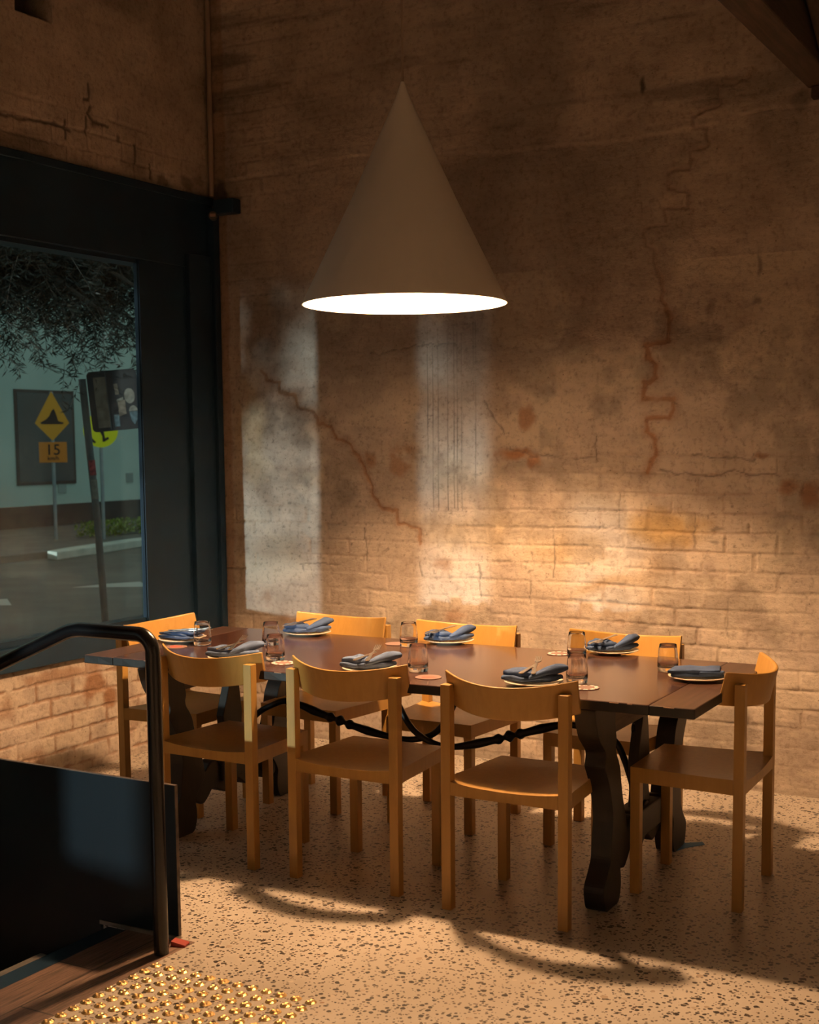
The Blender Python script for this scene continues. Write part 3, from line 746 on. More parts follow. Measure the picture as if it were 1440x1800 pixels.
YC = -1.38 - TY
def leg_profile(s):
    """outline of a carved lyre leg in (y, z); s = -1 for the camera side"""
    pts = [(0, .30, .075), (.015, .315, .085), (.05, .375, .082), (.09, .375, .082), (.13, .36, .062), (.17, .335, .060), (.21, .315, .075), (.26, .31, .072), (.31, .315, .060), (.36, .33, .054), (.42, .35, .056), (.47, .37, .064), (.505, .39, .066), (.53, .395, .052), (.555, .40, .050), (.58, .41, .066), (.61, .43, .080), (.65, .445, .088), (.70, .45, .10), (.7155, .45, .10)]
    pts[0] = (0, .375, .050); pts[1] = (.012, .375, .068)
    c = catmull([(d, z, w) for z, d, w in pts], 4)
    a = [(YC + s * (p[0] + p[2]), p[1]) for p in c]; b = [(YC + s * (p[0] - p[2]), p[1]) for p in c]
    poly = a + b[::-1]
    return poly if s < 0 else poly[::-1]
def trestle(xc):
    th = .037
    for s in (-1, 1):
        prof = leg_profile(s)
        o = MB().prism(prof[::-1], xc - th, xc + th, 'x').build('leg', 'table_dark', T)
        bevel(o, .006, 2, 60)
    # top rail, worn bare wood
    o = MB().prism([(YC - .43, .60), (YC + .43, .60), (YC + .47, .7155), (YC - .47, .7155)], xc - .026, xc + .028, 'x').build('top_rail', 'table_raw', T); bevel(o, .003)
    # centre post
    o = MB().prism([(YC - .075, .24), (YC - .06, .33), (YC - .075, .44), (YC - .035, .55), (YC - .015, .61), (YC + .03, .61), (YC + .045, .55), (YC + .06, .44), (YC + .05, .33), (YC + .075, .24)][::-1], xc - .019, xc + .019, 'x').build('centre_post', 'table_dark', T); bevel(o, .003)
    # scalloped lower rail
    up_ = [(-.29, .23), (-.22, .235), (-.19, .262), (-.15, .268), (-.12, .245), (-.07, .25), (0, .285), (.07, .25), (.12, .245), (.15, .268), (.19, .262), (.22, .235), (.29, .23)]
    dn_ = [(.29, .12), (.24, .10), (.20, .125), (.17, .15), (.12, .13), (.07, .115), (.03, .14), (0, .155), (-.03, .14), (-.07, .115), (-.12, .13), (-.17, .15), (-.20, .125), (-.24, .10), (-.29, .12)]
    cu = [(p[0] + YC, p[1]) for p in catmull([(a, b, 0) for a, b in up_], 4)]; cd = [(p[0] + YC, p[1]) for p in catmull([(a, b, 0) for a, b in dn_], 4)]
    o = MB().prism(cu + cd, xc - .030, xc + .030, 'x')
    o.prism([(YC - .12, .17), (YC + .12, .17), (YC + .12, .27), (YC - .12, .27)], xc - .045, xc + .045, 'x')
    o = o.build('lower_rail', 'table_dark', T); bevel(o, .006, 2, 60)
XL, XR = 1.115 - TX, 2.955 - TX
trestle(XL); trestle(XR)
def iron(pts, name='iron_stay'):
    P = catmull(pts, 10); n = len(P); rad = []
    L_ = [0]
    for a, b in zip(P[:-1], P[1:]): L_.append(L_[-1] + (b - a).length)
    return P, L_
def stay(sgn, pts, y):
    P, L_ = iron(pts); xo = 2.44 if sgn > 0 else 1.66
    P2 = []; rad = []
    for p in P:
        x = p[0]; r = .0125
        d = (x - (xo - TX)) * 1.0
        if abs(d) < .30: r += .006 * max(0, 1 - abs(abs(d) - .13) / .10)
        for q, a in ((0, .011), (-.045, .008), (.045, .008)): r += a * math.exp(-((d - q) / .012) ** 2)
        for q in (-.024, .024): r -= .004 * math.exp(-((d - q) / .008) ** 2)
        rad.append(r)
    # resample along the ornament
    o = MB().tube(P, rad, 14).build('iron_stay', 'iron', T); autosmooth(o, 60)
def densify(pts): return pts
yI = YC
ptsR = [(2.950, .27), (2.935, .33), (2.905, .42), (2.868, .49), (2.80, .527), (2.68, .537), (2.58, .514), (2.50, .488), (2.44, .470), (2.39, .453), (2.244, .412), (2.15, .402), (2.068, .425), (2.007, .468), (1.955, .55), (1.91, .64), (1.86, .712)]
ptsL = [(1.135, .27), (1.16, .33), (1.20, .40), (1.26, .455), (1.32, .487), (1.39, .511), (1.47, .500), (1.533, .482), (1.60, .465), (1.66, .452), (1.726, .436), (1.833, .416), (1.965, .404), (2.068, .425), (2.13, .47), (2.18, .55), (2.22, .64), (2.27, .712)]
stay(1, [(x - TX, yI - .012, z) for x, z in ptsR], yI); stay(-1, [(x - TX, yI + .018, z) for x, z in ptsL], yI)
# ring pull under the top rail
rg = MB().tube([(XR + .034, YC - .17 + .012 * math.cos(a), .585 + .016 * math.sin(a)) for a in [2 * PI * k / 16 for k in range(17)]], .0028, 8)
rg.build('ring', 'iron', T)
tag(T, 'long dark stained trestle table with carved lyre legs and wrought iron stays', 'table')

# ------------------------------------------------------------------ place settings
SURF = TZ + .0005
def rz(o, a): o.rotation_euler = (0, 0, a)
def make_plate():
    R = .103
    prof = [(.001, 0), (R * .55, 0), (R * .60, .004), (R * .86, .006), (R, .011), (R + .001, .013), (R - .002, .0145), (R * .86, .011), (R * .62, .0085), (.001, .008)]
    o = MB().lathe(prof, 56).build('side_plate', 'plate'); autosmooth(o, 60); return o
def cloth_slab(m, poly, z0, z1, seed, sag=.003):
    """a folded cloth pad: rounded edges, softly uneven; poly given in xy"""
    r = random.Random(seed); cx = sum(p[0] for p in poly) / len(poly); cy = sum(p[1] for p in poly) / len(poly)
    # subdivide outline
    out = []
    n = len(poly)
    for i in range(n):
        a, b = poly[i], poly[(i + 1) % n]
        for k in range(6):
            t = k / 6; out.append((a[0] + (b[0] - a[0]) * t + r.uniform(-.0012, .0012), a[1] + (b[1] - a[1]) * t + r.uniform(-.0012, .0012)))
    N_ = len(out); rings = []
    zm = (z0 + z1) / 2; h = (z1 - z0) / 2
    for f, zz in ((0.0, z0), (.90, z0), (.975, z0 + h * .35), (1.0, zm), (.975, z1 - h * .35), (.93, z1), (.6, z1), (.3, z1), (0.0, z1)):
        ring = []
        for i, p in enumerate(out):
            x = cx + (p[0] - cx) * f; y = cy + (p[1] - cy) * f
            w = math.sin(x * 70 + seed) * math.cos(y * 60 + seed * 2) * sag
            lift = w if zz > z0 + h * .2 else 0
            ring.append((x, y, zz + lift))
        rings.append(ring)
    vs = [v for q in rings for v in q]; fs = []
    for j in range(len(rings) - 1):
        for i in range(N_):
            a = j * N_ + i; b = j * N_ + (i + 1) % N_; fs.append((a, b, b + N_, a + N_))
    m.add(vs, fs)
def cloth_roll(m, pts, rad, flat=.62, seg=14, seed=0):
    P = catmull(pts, 6); r_ = []
    n = len(P); k0 = len(rad)
    for i in range(n):
        t = i / (n - 1) * (k0 - 1); a = int(min(t, k0 - 2)); r_.append(rad[a] + (rad[a + 1] - rad[a]) * (t - a))
    mm = MB().tube([(p.x, p.y, 0) for p in P], r_, seg)
    vs = []
    for i, v in enumerate(mm.v):
        p = P[min(i // seg, n - 1)]
        w = 1 + .12 * math.sin(i % seg * 2.2 + i // seg * .5 + seed)
        vs.append((v[0], v[1], p.z + v[2] * flat * w))
    m.add(vs, mm.f)
def make_napkin(kind, seed, mat):
    m = MB()
    if kind == 'tucked':         # flat pad at left, a rolled end at right
        cloth_slab(m, [(-.108, -.034), (-.030, -.064), (.040, -.050), (-.008, .058), (-.066, .068)], .000, .016, seed)
        cloth_slab(m, [(-.104, -.022), (-.034, -.050), (.012, -.040), (-.022, .052), (-.064, .064)], .013, .032, seed + 1)
        cloth_slab(m, [(-.020, -.060), (.070, -.034), (.088, .030), (.000, .046)], .000, .012, seed + 3)
        cloth_roll(m, [(.000, -.058, .016), (.040, -.034, .030), (.076, .006, .040), (.104, .046, .040)], [.007, .018, .024, .013], .75, seed=seed)
        cloth_roll(m, [(.010, -.048, .012), (.055, -.030, .014), (.098, .010, .014)], [.008, .017, .010], .7, seed=seed + 2)
    elif kind == 'pocket':       # neat rectangular pocket fold
        cloth_slab(m, [(-.100, -.050), (.082, -.058), (.088, .052), (-.085, .056)], .000, .012, seed, .002)
        cloth_slab(m, [(-.112, -.048), (.070, -.052), (.088, .050), (-.080, .055)], .010, .024, seed + 1, .002)
        cloth_slab(m, [(-.006, -.062), (.078, -.058), (.090, -.020), (.012, -.030)], .008, .018, seed + 2, .002)
    else:                        # loosely folded, three layers fanning to the left
        cloth_slab(m, [(-.100, -.040), (.060, -.060), (.085, .030), (-.060, .060)], .000, .012, seed)
        cloth_slab(m, [(-.108, -.020), (.040, -.050), (.080, .020), (-.050, .055)], .012, .022, seed + 1)
        cloth_slab(m, [(-.050, -.030), (.070, -.045), (.090, .040), (-.010, .066)], .020, .031, seed + 2)
    o = m.build('folded_napkin', mat); autosmooth(o, 75); return o
def make_fork():
    m = MB(); z = .0012
    def strip(pts):
        for (x0, w0, z0), (x1, w1, z1) in zip(pts[:-1], pts[1:]):
            m.add([(x0, -w0, z0 - z), (x0, w0, z0 - z), (x1, w1, z1 - z), (x1, -w1, z1 - z), (x0, -w0, z0 + z), (x0, w0, z0 + z), (x1, w1, z1 + z), (x1, -w1, z1 + z)],
                  [(0, 1, 2, 3), (4, 7, 6, 5), (0, 4, 5, 1), (3, 2, 6, 7), (0, 3, 7, 4), (1, 5, 6, 2)])
    strip([(-.095, .006, .001), (-.085, .0085, .001), (-.05, .006, .002), (.0, .003, .004), (.030, .003, .005), (.042, .009, .003), (.060, .0115, .001)])
    for k in range(4):
        y = -.0098 + k * .0065
        m.add([(.060, y - .0018, -.0003), (.060, y + .0018, -.0003), (.098, y + .0010, .0055), (.098, y - .0010, .0055), (.060, y - .0018, .0022), (.060, y + .0018, .0022), (.098, y + .0010, .0075), (.098, y - .0010, .0075)],
              [(0, 1, 2, 3), (4, 7, 6, 5), (0, 4, 5, 1), (3, 2, 6, 7), (0, 3, 7, 4), (1, 5, 6, 2)])
    return m.build('fork', 'steel')
def make_knife():
    m = MB()
    pts = [(-.105, -.005, .005), (-.100, -.008, .008), (.0, -.0055, .0055), (.008, -.006, .006), (.03, -.010, .0045), (.085, -.009, .005), (.102, -.003, .005), (.106, .003, .005)]
    poly = [(x, a) for x, a, b in pts] + [(x, b) for x, a, b in pts[::-1]]
    m.prism(poly, 0, .0024, 'z')
    return m.build('table_knife', 'steel')
def make_tumbler():
    H, RB, RT = .100, .0375, .0310
    out = [(.001, 0), (RB - .004, 0), (RB - .001, .003), (RB, .012), (RB + .0006, .035), (RB - .001, .055), (RT + .002, .085), (RT, H - .001)]
    inn = [(RT - .0006, H), (RT - .0014, H - .001), (RT + .0004, .085), (RB - .0028, .055), (RB - .0014, .035), (RB - .003, .022), (RB - .012, .0155), (.001, .0140)]
    o = MB().lathe(out + inn, 56).build('tumbler', 'glass'); autosmooth(o, 80); return o
def coaster(kind):
    e = empty('coaster'); R = .0475
    MB().lathe([(.001, 0), (R, 0), (R + .0005, .0010), (R, .0018), (.001, .0018)], 48).build('card', 'coaster_brown', e)
    if kind == 'red':
        m = MB(); poly = []
        for k in range(28):
            a = 2 * PI * k / 28; r = .026 + .003 * math.sin(3 * a + 1) + .0015 * math.sin(7 * a); poly.append((r * math.cos(a) * 1.02, r * math.sin(a)))
        m.prism(poly, .0018, .0021, 'z'); m.build('print', 'coaster_red', e)
    elif kind == 'ring':
        m = MB()
        for k in range(10):
            a0 = 2 * PI * (k + .20) / 10; a1 = 2 * PI * (k + .80) / 10; s = []
            for t in range(6): a = a0 + (a1 - a0) * t / 5; s.append(((R - .003) * math.cos(a), (R - .003) * math.sin(a)))
            for t in range(6): a = a1 + (a0 - a1) * t / 5; s.append(((R - .015) * math.cos(a), (R - .015) * math.sin(a)))
            m.prism(s, .0018, .0021, 'z')
        m.build('print', 'coaster_white', e)
    return e

WHERE = dict(H='at the left end', C='behind left front-row chair', B='behind middle front-row chair',
             A='behind nearest front-row chair', D='at the right end', E='wall side, nearest the window', F='wall side, middle of table', G='wall side, towards right end')
PL = dict(H=(0.931, -1.472), C=(1.42, -1.759), E=(1.302, -1.064), B=(2.038, -1.749), F=(1.978, -1.001), A=(2.697, -1.737), G=(2.692, -0.961), D=(3.175, -1.39))
KIND = dict(H=('fan', .1, 'denim'), C=('tucked', .25, 'denim2'), B=('tucked', .2, 'denim2'), A=('tucked', .15, 'denim'), D=('pocket', .42, 'denim'), E=('tucked', .5, 'denim'), F=('tucked', .5, 'denim'), G=('tucked', .5, 'denim'))
NAPDESC = dict(H='slate blue napkin folded in fanned layers', C='pale blue-grey napkin with a rolled end', B='pale blue-grey napkin with a rolled end', A='slate blue napkin with a rolled end',
               D='slate blue napkin folded into a flat pocket', E='slate blue napkin with a rolled end', F='slate blue napkin with a rolled end', G='slate blue napkin with a rolled end')
plate0 = make_plate(); fork0 = make_fork(); knife0 = make_knife()
usedp = usedf = usedk = False
for i, k in enumerate('ABCDEFGH'):
    x, y = PL[k]; kind, ang, mat = KIND[k]
    p = plate0 if not usedp else copy_tree(plate0); usedp = True
    p.location = (x, y, SURF); tag(p, 'small cream plate under a folded napkin ' + WHERE[k], 'plate', 'side plates on the table')
    n = make_napkin(kind, 3 + i * 5, mat); n.location = (x, y, SURF + .0155); rz(n, ang)
    tag(n, NAPDESC[k] + ' ' + WHERE[k], 'napkin', 'folded napkins on the plates')
    if kind == 'pocket': continue
    f = fork0 if not usedf else copy_tree(fork0); usedf = True
    q = knife0 if not usedk else copy_tree(knife0); usedk = True
    if k in 'ABC':
        f.location = (x - .004, y + .030, SURF + .058); f.rotation_euler = (0, math.radians(-7), 1.88)
        q.location = (x - .020, y + .004, SURF + .0515); q.rotation_euler = (0, 0, 1.72)
    elif k == 'H':
        f.location = (x + .03, y + .005, SURF + .050); f.rotation_euler = (0, math.radians(-3), .30)
        q.location = (x + .045, y - .018, SURF + .050); q.rotation_euler = (0, math.radians(-3), .42)
    else:
        f.location = (x - .018, y - .026, SURF + .0545); f.rotation_euler = (0, math.radians(4), 1.5 + PI)
        q.location = (x - .034, y - .014, SURF + .0515); q.rotation_euler = (0, math.radians(3), 1.38 + PI)
    tag(f, 'steel fork resting on the blue napkin ' + WHERE[k], 'fork', 'forks on the napkins')
    tag(q, 'steel table knife resting on the blue napkin ' + WHERE[k], 'knife', 'knives on the napkins')

GL = [((1.079, -1.526), 'clear tumbler at the left end of the table beside the layered napkin'),
      ((1.351, -1.411), 'clear tumbler left of table centre, the farther of a close pair'),
      ((1.581, -1.708), 'clear tumbler near the left of the table, the nearer of a close pair'),
      ((1.878, -1.172), 'clear tumbler at the middle of the table, on the wall side'),
      ((2.209, -1.687), 'clear tumbler at the middle of the table beside the red printed coaster'),
      ((2.612, -1.139), 'clear tumbler in front of the rightmost chair on the wall side'),
      ((2.822, -1.646), 'clear tumbler behind the nearest chair beside its cream plate'),
      ((3.028, -1.282), 'clear tumbler at the right end of the table beside the pocket-folded napkin')]
g0 = make_tumbler()
for i, ((x, y), lab) in enumerate(GL):
    o = g0 if i == 0 else copy_tree(g0); o.location = (x, y, SURF); tag(o, lab, 'glass', 'tumblers on the table')
CO = [((1.012, -1.62), 'red', 'brown coaster with a red print at the left end of the table'),
      ((2.306, -1.786), 'red', 'brown coaster with a red print near the middle front edge of the table'),
      ((1.655, -1.76), 'ring', 'coaster with a broken white ring near the left front edge of the table'),
      ((2.515, -1.085), 'ring', 'coaster with a broken white ring on the wall side left of a tumbler'),
      ((2.885, -1.725), 'ring', 'coaster with a broken white ring behind the nearest chair'),
      ((1.80, -1.14), 'plain', 'plain brown coaster beside the wall-side middle tumbler')]
for (x, y), kd, lab in CO:
    o = coaster(kd); o.location = (x, y, SURF); rz(o, .4); tag(o, lab, 'coaster', 'coasters on the table')

# ------------------------------------------------------------------ handrail and panel at the head of the stair
hr = empty('stair_handrail', (1.898, -2.80, 0))
r = .0235; cpts = []
RB_ = .058
cpts += [(0, 0, 0), (0, 0, .4), (0, 0, .955 - .0)]
for k in range(1, 9):
    a = k / 8 * PI / 2; cpts.append((-RB_ + RB_ * math.cos(a), 0, .952 + RB_ * math.sin(a)))
cpts += [(-.20, 0, 1.010), (-.285, 0, 1.010)]
for k in range(1, 7):
    t = k / 6; cpts.append((-.285 - .09 * t, 0, 1.010 - .020 * t * t))
cpts += [(-.70, 0, .855), (-1.35, 0, .575), (-1.50, 0, .51)]
autosmooth(MB().tube(cpts, r, 20).build('rail', 'black_rail', hr), 60)
autosmooth(MB().tube([(-1.50, 0, .51), (-1.50, 0, -.45)], r, 20).build('post', 'black_rail', hr), 60)
tag(hr, 'black tubular steel handrail beginning at a floor post and sloping down left', 'handrail')
pn = empty('balustrade_screen', (1.55, -2.68, 0))
m = MB().prism([(.325, .014), (-.008, .014), (-.008, -.60), (-1.50, -.60), (-1.50, .508), (.325, .508)][::-1], -.006, .006, 'y')
o = m.build('sheet', 'black_panel', pn)
m = MB().prism([(.3255, .014), (.3255, .5105), (-1.50, .5105), (-1.50, .5085), (.3225, .5085), (.3225, .014)], -.0066, .0066, 'y')
m.build('edge_trim', 'edge_steel', pn)
MB().box(-.008, .32, -.012, .012, 0, .0135).build('floor_channel', 'nosing', pn)
tag(pn, 'black steel sheet panel standing beside the stair behind the handrail', 'panel')
rw = MB().prism([(0, 0), (.050, 0), (.050, .008), (0, .018)], -.018, .018, 'y').build('wedge', 'red_plastic'); bevel(rw, .002)
rw.location = (1.880, -2.722, 0); rz(rw, .25)
tag(rw, 'small red plastic wedge on the floor at the foot of handrail post', 'wedge')
tp = MB().add([(-.045, -.05, .0012), (-.005, -.105, .0012), (.022, -.03, .0012), (.075, .045, .0012), (.055, .075, .0012), (.0, .03, .0012), (-.02, .05, .0012), (-.04, .02, .0012)], [(0, 1, 2, 3, 4, 5, 6, 7)]).build('masking_tape', 'tape')
tp.location = (2.985, -.945, 0); sol = tp.modifiers.new('solid', 'SOLIDIFY'); sol.thickness = .0008
tag(tp, 'torn piece of blue tape on the floor beside the far table foot', 'tape')

# tactile studs
bm_prof = [(.0172, 0), (.0172, .0012), (.0105, .0052), (.0098, .0056), (.004, .0048), (.0008, .0042)]
sd = MB().lathe(bm_prof, 16); n16 = 16
V = []
for i, v in enumerate(sd.v):
    ring = i // n16; k = i % n16
    if ring in (2, 3): V.append((v[0], v[1], v[2] + (.0009 if k % 4 < 2 else -.0009)))
    else: V.append(v)
sd.v = V; stud0 = sd.build('tactile_stud', 'brass')
first = True
for j in range(11):
    for i in range(12):
        x = 1.946 + i * .0519; y = -2.884 - j * .0507
        if y < -2.884 - .0507 * 9.6 and i > 3: continue
        if (x - 1.946) * .55 + (-2.884 - y) * 1.0 > .80: continue
        o = stud0 if first else copy_tree(stud0); first = False
        o.location = (x, y, .0002); rz(o, random.choice([0, .2, -.3, .5]))
        tag(o, 'small pointed brass tactile stud in the grid on the concrete floor by the handrail post', 'stud', 'brass tactile studs at the head of the stair')

# ------------------------------------------------------------------ the street outside
GZ = -.40
struct(box('ground', 'asphalt', (-60, -.27, -60, 80, GZ - .2, GZ)))
ft = empty('footpath', (-12.6, 12, GZ)); 
m = MB().add([(.15, -8, 0), (.15, -8, .12), (-.2, .2, .12), (-.2, .2, 0), (-9, -8, .12), (-9, .2, .12)], [(0, 3, 2, 1), (1, 2, 5, 4)])
m.add([(-.2, .2, 0), (-.2, .2, .12), (-.9, 14, 0), (-.9, 14, .12), (-9, .2, .12), (-9, 14, .12)], [(0, 2, 3, 1), (1, 3, 5, 4)])
m.build('paving', 'footpath', ft); struct(ft)
kb = MB().prism([(.36, -.75), (.22, -.15), (.02, .9), (-.34, 2.4), (-.98, 7.5), (-1.35, 7.5), (-.72, 2.4), (-.45, 1.1), (-.28, .2), (-.02, -.6)], 0, .15, 'z').build('kerb', 'kerb'); kb.location = (-12.6, 12, GZ); bevel(kb, .02)
tag(kb, 'pale concrete kerb curving along the far side of the street', 'kerb'); struct(kb)
BX = -18.3
bd = empty('street_building', (BX, 18, GZ))
MB().box(-6, 0, -22, 26, 0, 11).build('wall', 'render', bd)
MB().box(0, .05, -22, 26, 0, .62).build('plinth', 'plinth', bd)
for (a, b_, c, d) in ((16.25, 18.15, .70, 2.90), (20.1, 21.5, 2.29, 2.96)):
    wf = MB().box(-.02, .03, a - 18, b_ - 18, c - GZ, d - GZ).build('window', 'frame_out', bd)
    MB().box(.03, .035, a - 18 + .07, b_ - 18 - .07, c - GZ + .07, d - GZ - .07).build('pane', 'pane_out', wf)
MB().box(0, .02, -.45, -.18, .88, 1.14).build('vent', simple('pale_vent', (.30, .36, .34), .8), bd)
MB().box(0, .02, 1.95, 2.2, 1.06, 1.30).build('vent', simple('grey_vent', (.24, .30, .29), .8), bd)
tag(bd, 'pale green rendered building across the street with dark windows', 'building')
hd = empty('hedge', (-14.6, 15.9, GZ + .12))
V = []; F = []
for k in range(2600):
    p = Vector((rng.uniform(-.25, .25), rng.uniform(-1.5, 3.5), rng.uniform(0, .30))); a = rng.uniform(0, 2 * PI); e = rng.uniform(.3, 1.4)
    d = Vector((math.cos(a) * math.cos(e), math.sin(a) * math.cos(e), math.sin(e))) * .09; s = d.cross(Vector((.3, .5, .8))).normalized() * .022
    i = len(V); V += [p, p + d * .5 + s, p + d, p + d * .5 - s]; F.append((i, i + 1, i + 2, i + 3))
meshobj('foliage', V, F, 'hedge', hd)
tag(hd, 'low sunlit green planting strip behind the far kerb', 'hedge')

view_r = Vector((math.cos(.62), math.sin(.62), 0))      # the far signs stand square to the street corner
def frame_at(loc, rzv): return empty('tmp', loc, rzv)
# advisory speed sign
sg = empty('speed_hump_sign', (-14.73, 13.79, GZ + .12), .80)
autosmooth(MB().tube([(0, .03, 0), (0, .03, 2.95)], .036, 14).build('pole', 'galv', sg))
dm = MB().prism([(0, 2.27), (.235, 2.02 + .31), (0, 2.96), (-.235, 2.33)], -.006, .0, 'y')
dm = MB().prism([(0, 1.98), (.33, 2.33), (.0, 2.96 - .0), (-.33, 2.33)], -.008, .0, 'y').build('diamond_plate', 'yellow', sg)
MB().prism([(-.23, 2.34), (-.20, 2.31), (.20, 2.31), (.23, 2.34), (.12, 2.37), (.085, 2.50), (.04, 2.62), (-.01, 2.56), (-.05, 2.47), (-.12, 2.40)], -.012, -.008, 'y').build('symbol', 'black', dm)
pl = MB().box(-.27, .27, -.008, 0, 1.55, 1.955).build('speed_plate', 'orange', sg); bevel(pl, .004)
def text(body, size, loc, parent, mat, rot=(PI / 2, 0, 0), name='lettering'):
    cu = bpy.data.curves.new(name, 'FONT'); cu.body = body; cu.size = size; cu.align_x = 'CENTER'; cu.extrude = .001; cu.materials.append(MT[mat]); cu.offset = .002
    o = bpy.data.objects.new(name, cu); me = bpy.data.meshes.new_from_object(o); bpy.data.objects.remove(o); o = bpy.data.objects.new(name, me)
    link(o, parent); o.location = loc; o.rotation_euler = rot; return o
text('15', .30, (0, -.010, 1.705), pl, 'black'); text('km/h', .11, (0, -.010, 1.60), pl, 'black')
tag(sg, 'amber diamond road sign with an orange 15 km/h plate on a thin pole', 'road sign')
# round fluorescent sign
rs = empty('crossing_sign', (-13.9, 14.27, GZ + .12), .80)
autosmooth(MB().tube([(0, .03, 0), (0, .03, 2.6)], .036, 14).build('pole', 'galv', rs))
MB().tube([(0, 0, 2.18), (0, -.008, 2.18)], .34, 48).build('disc', 'fluoro', rs)
MB().prism([(-.20, 1.98), (-.12, 1.92), (-.10, 1.95), (-.17, 2.03)], -.012, -.009, 'y').build('symbol', 'black', rs)
MB().prism([(.06, 1.95), (.16, 2.01), (.14, 2.05), (.08, 2.02), (.06, 2.16), (-.02, 2.16), (.03, 2.06), (.03, 1.96)], -.012, -.009, 'y').build('symbol', 'black', rs)
tag(rs, 'round fluorescent yellow road sign on a pale pole, half hidden', 'road sign')
# leaning pole with the back of a street sign
lp = empty('leaning_sign', (-4.0, 3.41, GZ), .70)
lean = MB().tube([(.03, 0, 0), (-.03, 0, 1.3), (-.125, 0, 2.6)], .034, 18).build('pole', 'old_pole', lp); autosmooth(lean)
st_ = MB().tube([(-.058, -.001, 1.72), (-.068, -.001, 1.86)], .0348, 18).build('sticker', 'sticker_red', lean); st_['label'] = 'torn red sticker'
st_ = MB().tube([(-.0435, -.001, 1.50), (-.055, -.001, 1.68)], .0347, 18).build('sticker', 'sticker_pale', lean)
m = MB(); hwid, hh = .225, .275
pts = []
for cx_, cz_, a0 in ((hwid - .04, hh - .04, 0), (-hwid + .04, hh - .04, 90), (-hwid + .04, -hh + .04, 180), (hwid - .04, -hh + .04, 270)):
    for k in range(5): a = math.radians(a0 + k * 22.5); pts.append((cx_ + .04 * math.cos(a), cz_ + .04 * math.sin(a)))
m.prism(pts[::-1], -.004, .004, 'y')
pb = m.build('sign_plate', 'sign_back', lp); pb.location = (.160, -.045, 2.405); pb.rotation_euler = (0, math.radians(-5), 0)
def stick(poly, mat, lab=None, y=-.0058):
    o = MB().prism([(a * .68, b) for a, b in poly], y, -.004, 'y').build('sticker', mat, pb)
    if lab: o['label'] = lab
stick([(-.25, -.24), (-.09, -.24), (-.09, .22), (-.25, .22)], 'sticker_tan', 'long faded tan sticker')
stick([(.02, .05), (.07, .05), (.06, .15), (.01, .15)], 'sticker_tan')
stick([(.04, -.15), (.14, -.13), (.14, .0), (.04, -.01)], 'sticker_tan')
stick([(.03, -.02), (.12, .0), (.12, .025), (.03, .005)], 'sticker_pale')
stick([(.205 + .07 * math.cos(a), .03 + .07 * math.sin(a)) for a in [2 * PI * k / 24 for k in range(24)]], 'sticker_pale', 'round pale sticker')
stick([(.235 + .058 * math.cos(a), -.11 + .05 * math.sin(a)) for a in [PI * k / 12 for k in range(13)]], 'sticker_pale')
stick([(.18, -.115), (.29, -.115), (.275, -.19), (.235, -.235), (.195, -.19)], 'sticker_blue', 'faded blue sticker')
stick([(-.03, -.24), (.04, -.24), (.04, -.13), (-.03, -.13)], 'sticker_blue')
MB().box(-.060, -.054, -.012, -.004, -.26, .26).build('stiffener', 'old_pole', pb)
tag(lp, 'leaning grey pole with the stickered back of a street sign near the window', 'road sign')
# white give-way triangles painted on the road
tri0 = MB().add([(-.75, -.12, .004), (.75, -.12, .004), (.28, .34, .004), (-.1, .2, .004)], [(0, 1, 2, 3)])
tri0 = MB().add([(0, 0, .004), (0.95, .55, .004), (.35, 1.05, .004), (.10, .60, .004)], [(0, 1, 2, 3)]).build('road_marking', simple('road_paint', (.42, .42, .38), .8))
tri0.location = (-8.95, 5.55, GZ); tag(tri0, 'white painted triangle on the road at the lower left of the window', 'road marking', 'triangles painted on the road')
t2 = copy_tree(tri0); t2.location = (-8.80, 8.0, GZ); t2['label'] = 'white painted triangle on the road beside the leaning pole'

# trees
def tree(loc, branches, clusters, nleaf, leaf_len, label, seed, trunk_r=.16):
    R_ = np.random.default_rng(seed)
    t = empty('street_tree', loc)
    m = MB()
    for br in branches:
        P = catmull(br, 6); n = len(P); r0 = trunk_r if br is branches[0] else .045
        m.tube(P, [r0 * (1 - .8 * i / (n - 1)) + .006 for i in range(n)], 8)
    V = []; F = []
    cl = []
    for (c, rad, cnt, hang) in clusters:
        for k in range(cnt):
            q = Vector(R_.normal(0, .42, 3)); q = Vector((q.x * rad[0], q.y * rad[1], q.z * rad[2]))
            p0 = Vector(c) + q
            L1 = R_.uniform(.18, .38); d = Vector((R_.normal(0, .55), R_.normal(0, .55), -hang + R_.normal(0, .35))).normalized()
            m.tube([p0 - d * .05, p0 + d * L1], .0022, 4, False)
            nl = int(nleaf)
            for j in range(nl):
                s = (j + R_.random()) / nl
                bpt = p0 + d * L1 * s
                a = R_.uniform(0, 2 * PI); side = Vector((math.cos(a), math.sin(a), R_.uniform(-.3, .5)))
                ld = (side * .9 + d * .7).normalized() * leaf_len * R_.uniform(.7, 1.25)
                w = ld.cross(Vector((R_.normal(), R_.normal(), R_.normal()))).normalized() * leaf_len * .075
                i = len(V); V.extend([bpt, bpt + ld * .45 + w, bpt + ld, bpt + ld * .45 - w]); F.append((i, i + 1, i + 2, i + 3))
    m.build('branch', 'bark', t)
    meshobj('foliage', V, F, 'leaf', t)
    tag(t, label, 'tree'); return t
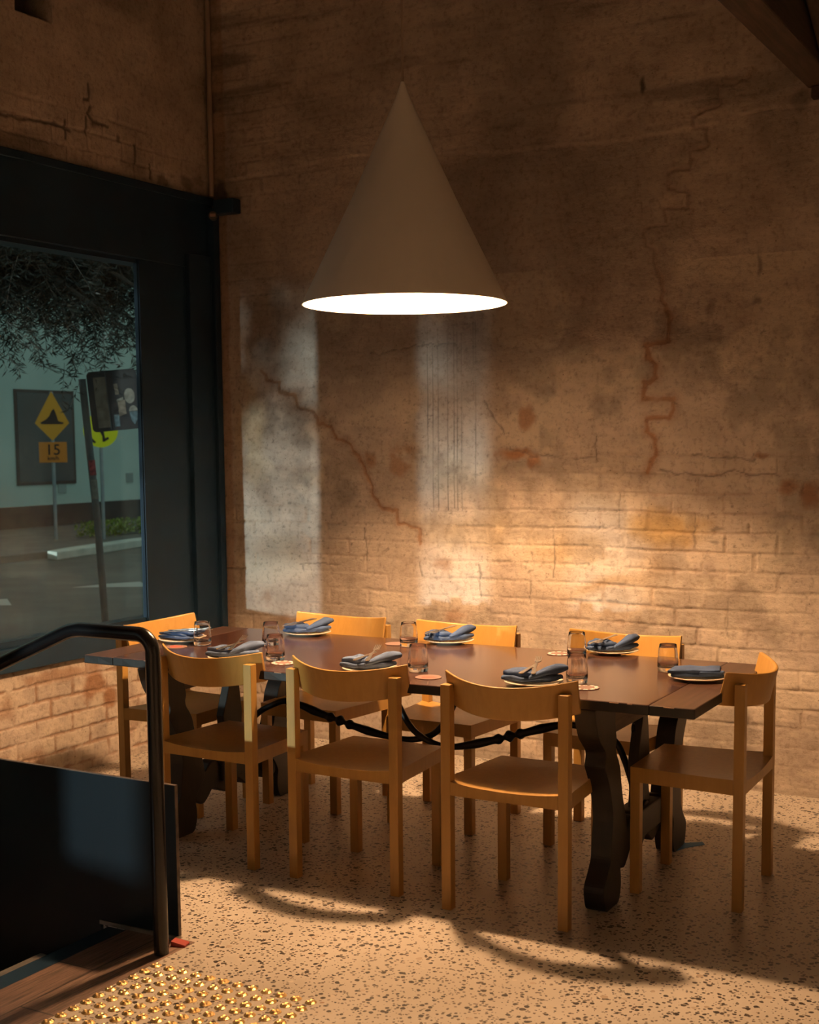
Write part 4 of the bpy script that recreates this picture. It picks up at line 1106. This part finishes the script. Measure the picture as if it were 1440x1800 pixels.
# the drooping street tree seen through the window (its trunk stands left of the frame)
cl = []
for k in range(26):
    y = 1.4 + k * .12; cl.append(((-4.5, y, 3.45), (.9, .45, .62), 140, .6))
cl += [((-4.3, 2.2, 2.75), (.5, .35, .5), 30, .9), ((-4.2, 2.55, 2.85), (.5, .3, .4), 34, .8), ((-4.1, 3.0, 2.80), (.4, .3, .45), 44, .9), ((-4.0, 3.35, 2.72), (.4, .3, .42), 40, .9),
       ((-3.9, 3.7, 2.75), (.3, .25, .4), 34, .9), ((-3.9, 3.95, 2.65), (.2, .15, .35), 9, 1.0), ((-4.3, 2.1, 2.2), (.3, .25, .45), 10, 1.0), ((-4.0, 3.12, 2.35), (.2, .12, .2), 6, 1.0), ((-4.2, 4.2, 3.1), (.5, .3, .3), 30, .5)]
tree((0, 0, 0), [[(-5.2, -.8, GZ), (-5.1, -.6, 1.4), (-4.8, .2, 2.8), (-4.4, 1.6, 3.7), (-4.2, 3.0, 3.95)], [(-4.4, 1.6, 3.7), (-4.2, 2.2, 3.3), (-4.0, 3.4, 3.25), (-3.9, 4.3, 2.9)], [(-4.4, 1.6, 3.5), (-4.5, 2.2, 3.0), (-4.4, 2.5, 2.5)], [(-4.3, 2.4, 3.6), (-4.1, 3.0, 3.1), (-3.95, 3.5, 2.8)]],
     cl, 17, .085, 'drooping narrow-leaved street tree hanging in front of the window', 5)
cl = []
for (x, y, z, rx, ry, rz_, c) in ((-1.5, -7.0, 2.62, .4, 1.2, .36, 120), (-1.5, -6.5, 2.15, .3, .35, .34, 34), (-1.5, -7.3, 1.95, .3, .9, .12, 20), (-1.5, -6.5, 1.62, .3, .5, .12, 8), (-1.5, -7.2, 1.25, .3, .8, .05, 4), (-1.5, -11.2, 2.6, .4, 1.2, .40, 120), (-1.5, -10.9, 2.05, .3, .9, .22, 26), (-1.5, -11.6, 1.6, .3, .5, .25, 22), (-1.5, -11.0, 1.30, .3, .8, .05, 6), (-1.5, -14.6, 1.55, .4, .8, .10, 16)):
    cl.append(((x, y, z), (rx, ry, rz_), c, .2))
tree((0, 0, 0), [[(-2.6, -9.2, GZ), (-2.5, -9.2, 1.2), (-2.2, -9.0, 2.3), (-1.8, -8.0, 2.9), (-1.5, -6.4, 2.8)], [(-2.2, -9.0, 2.3), (-1.9, -10.2, 2.8), (-1.5, -11.8, 2.6)], [(-1.8, -8.0, 2.8), (-1.6, -7.4, 2.2), (-1.5, -6.4, 1.95)]], cl, 14, .13, 'street tree outside the windows to the left, beyond the frame', 9, .10)
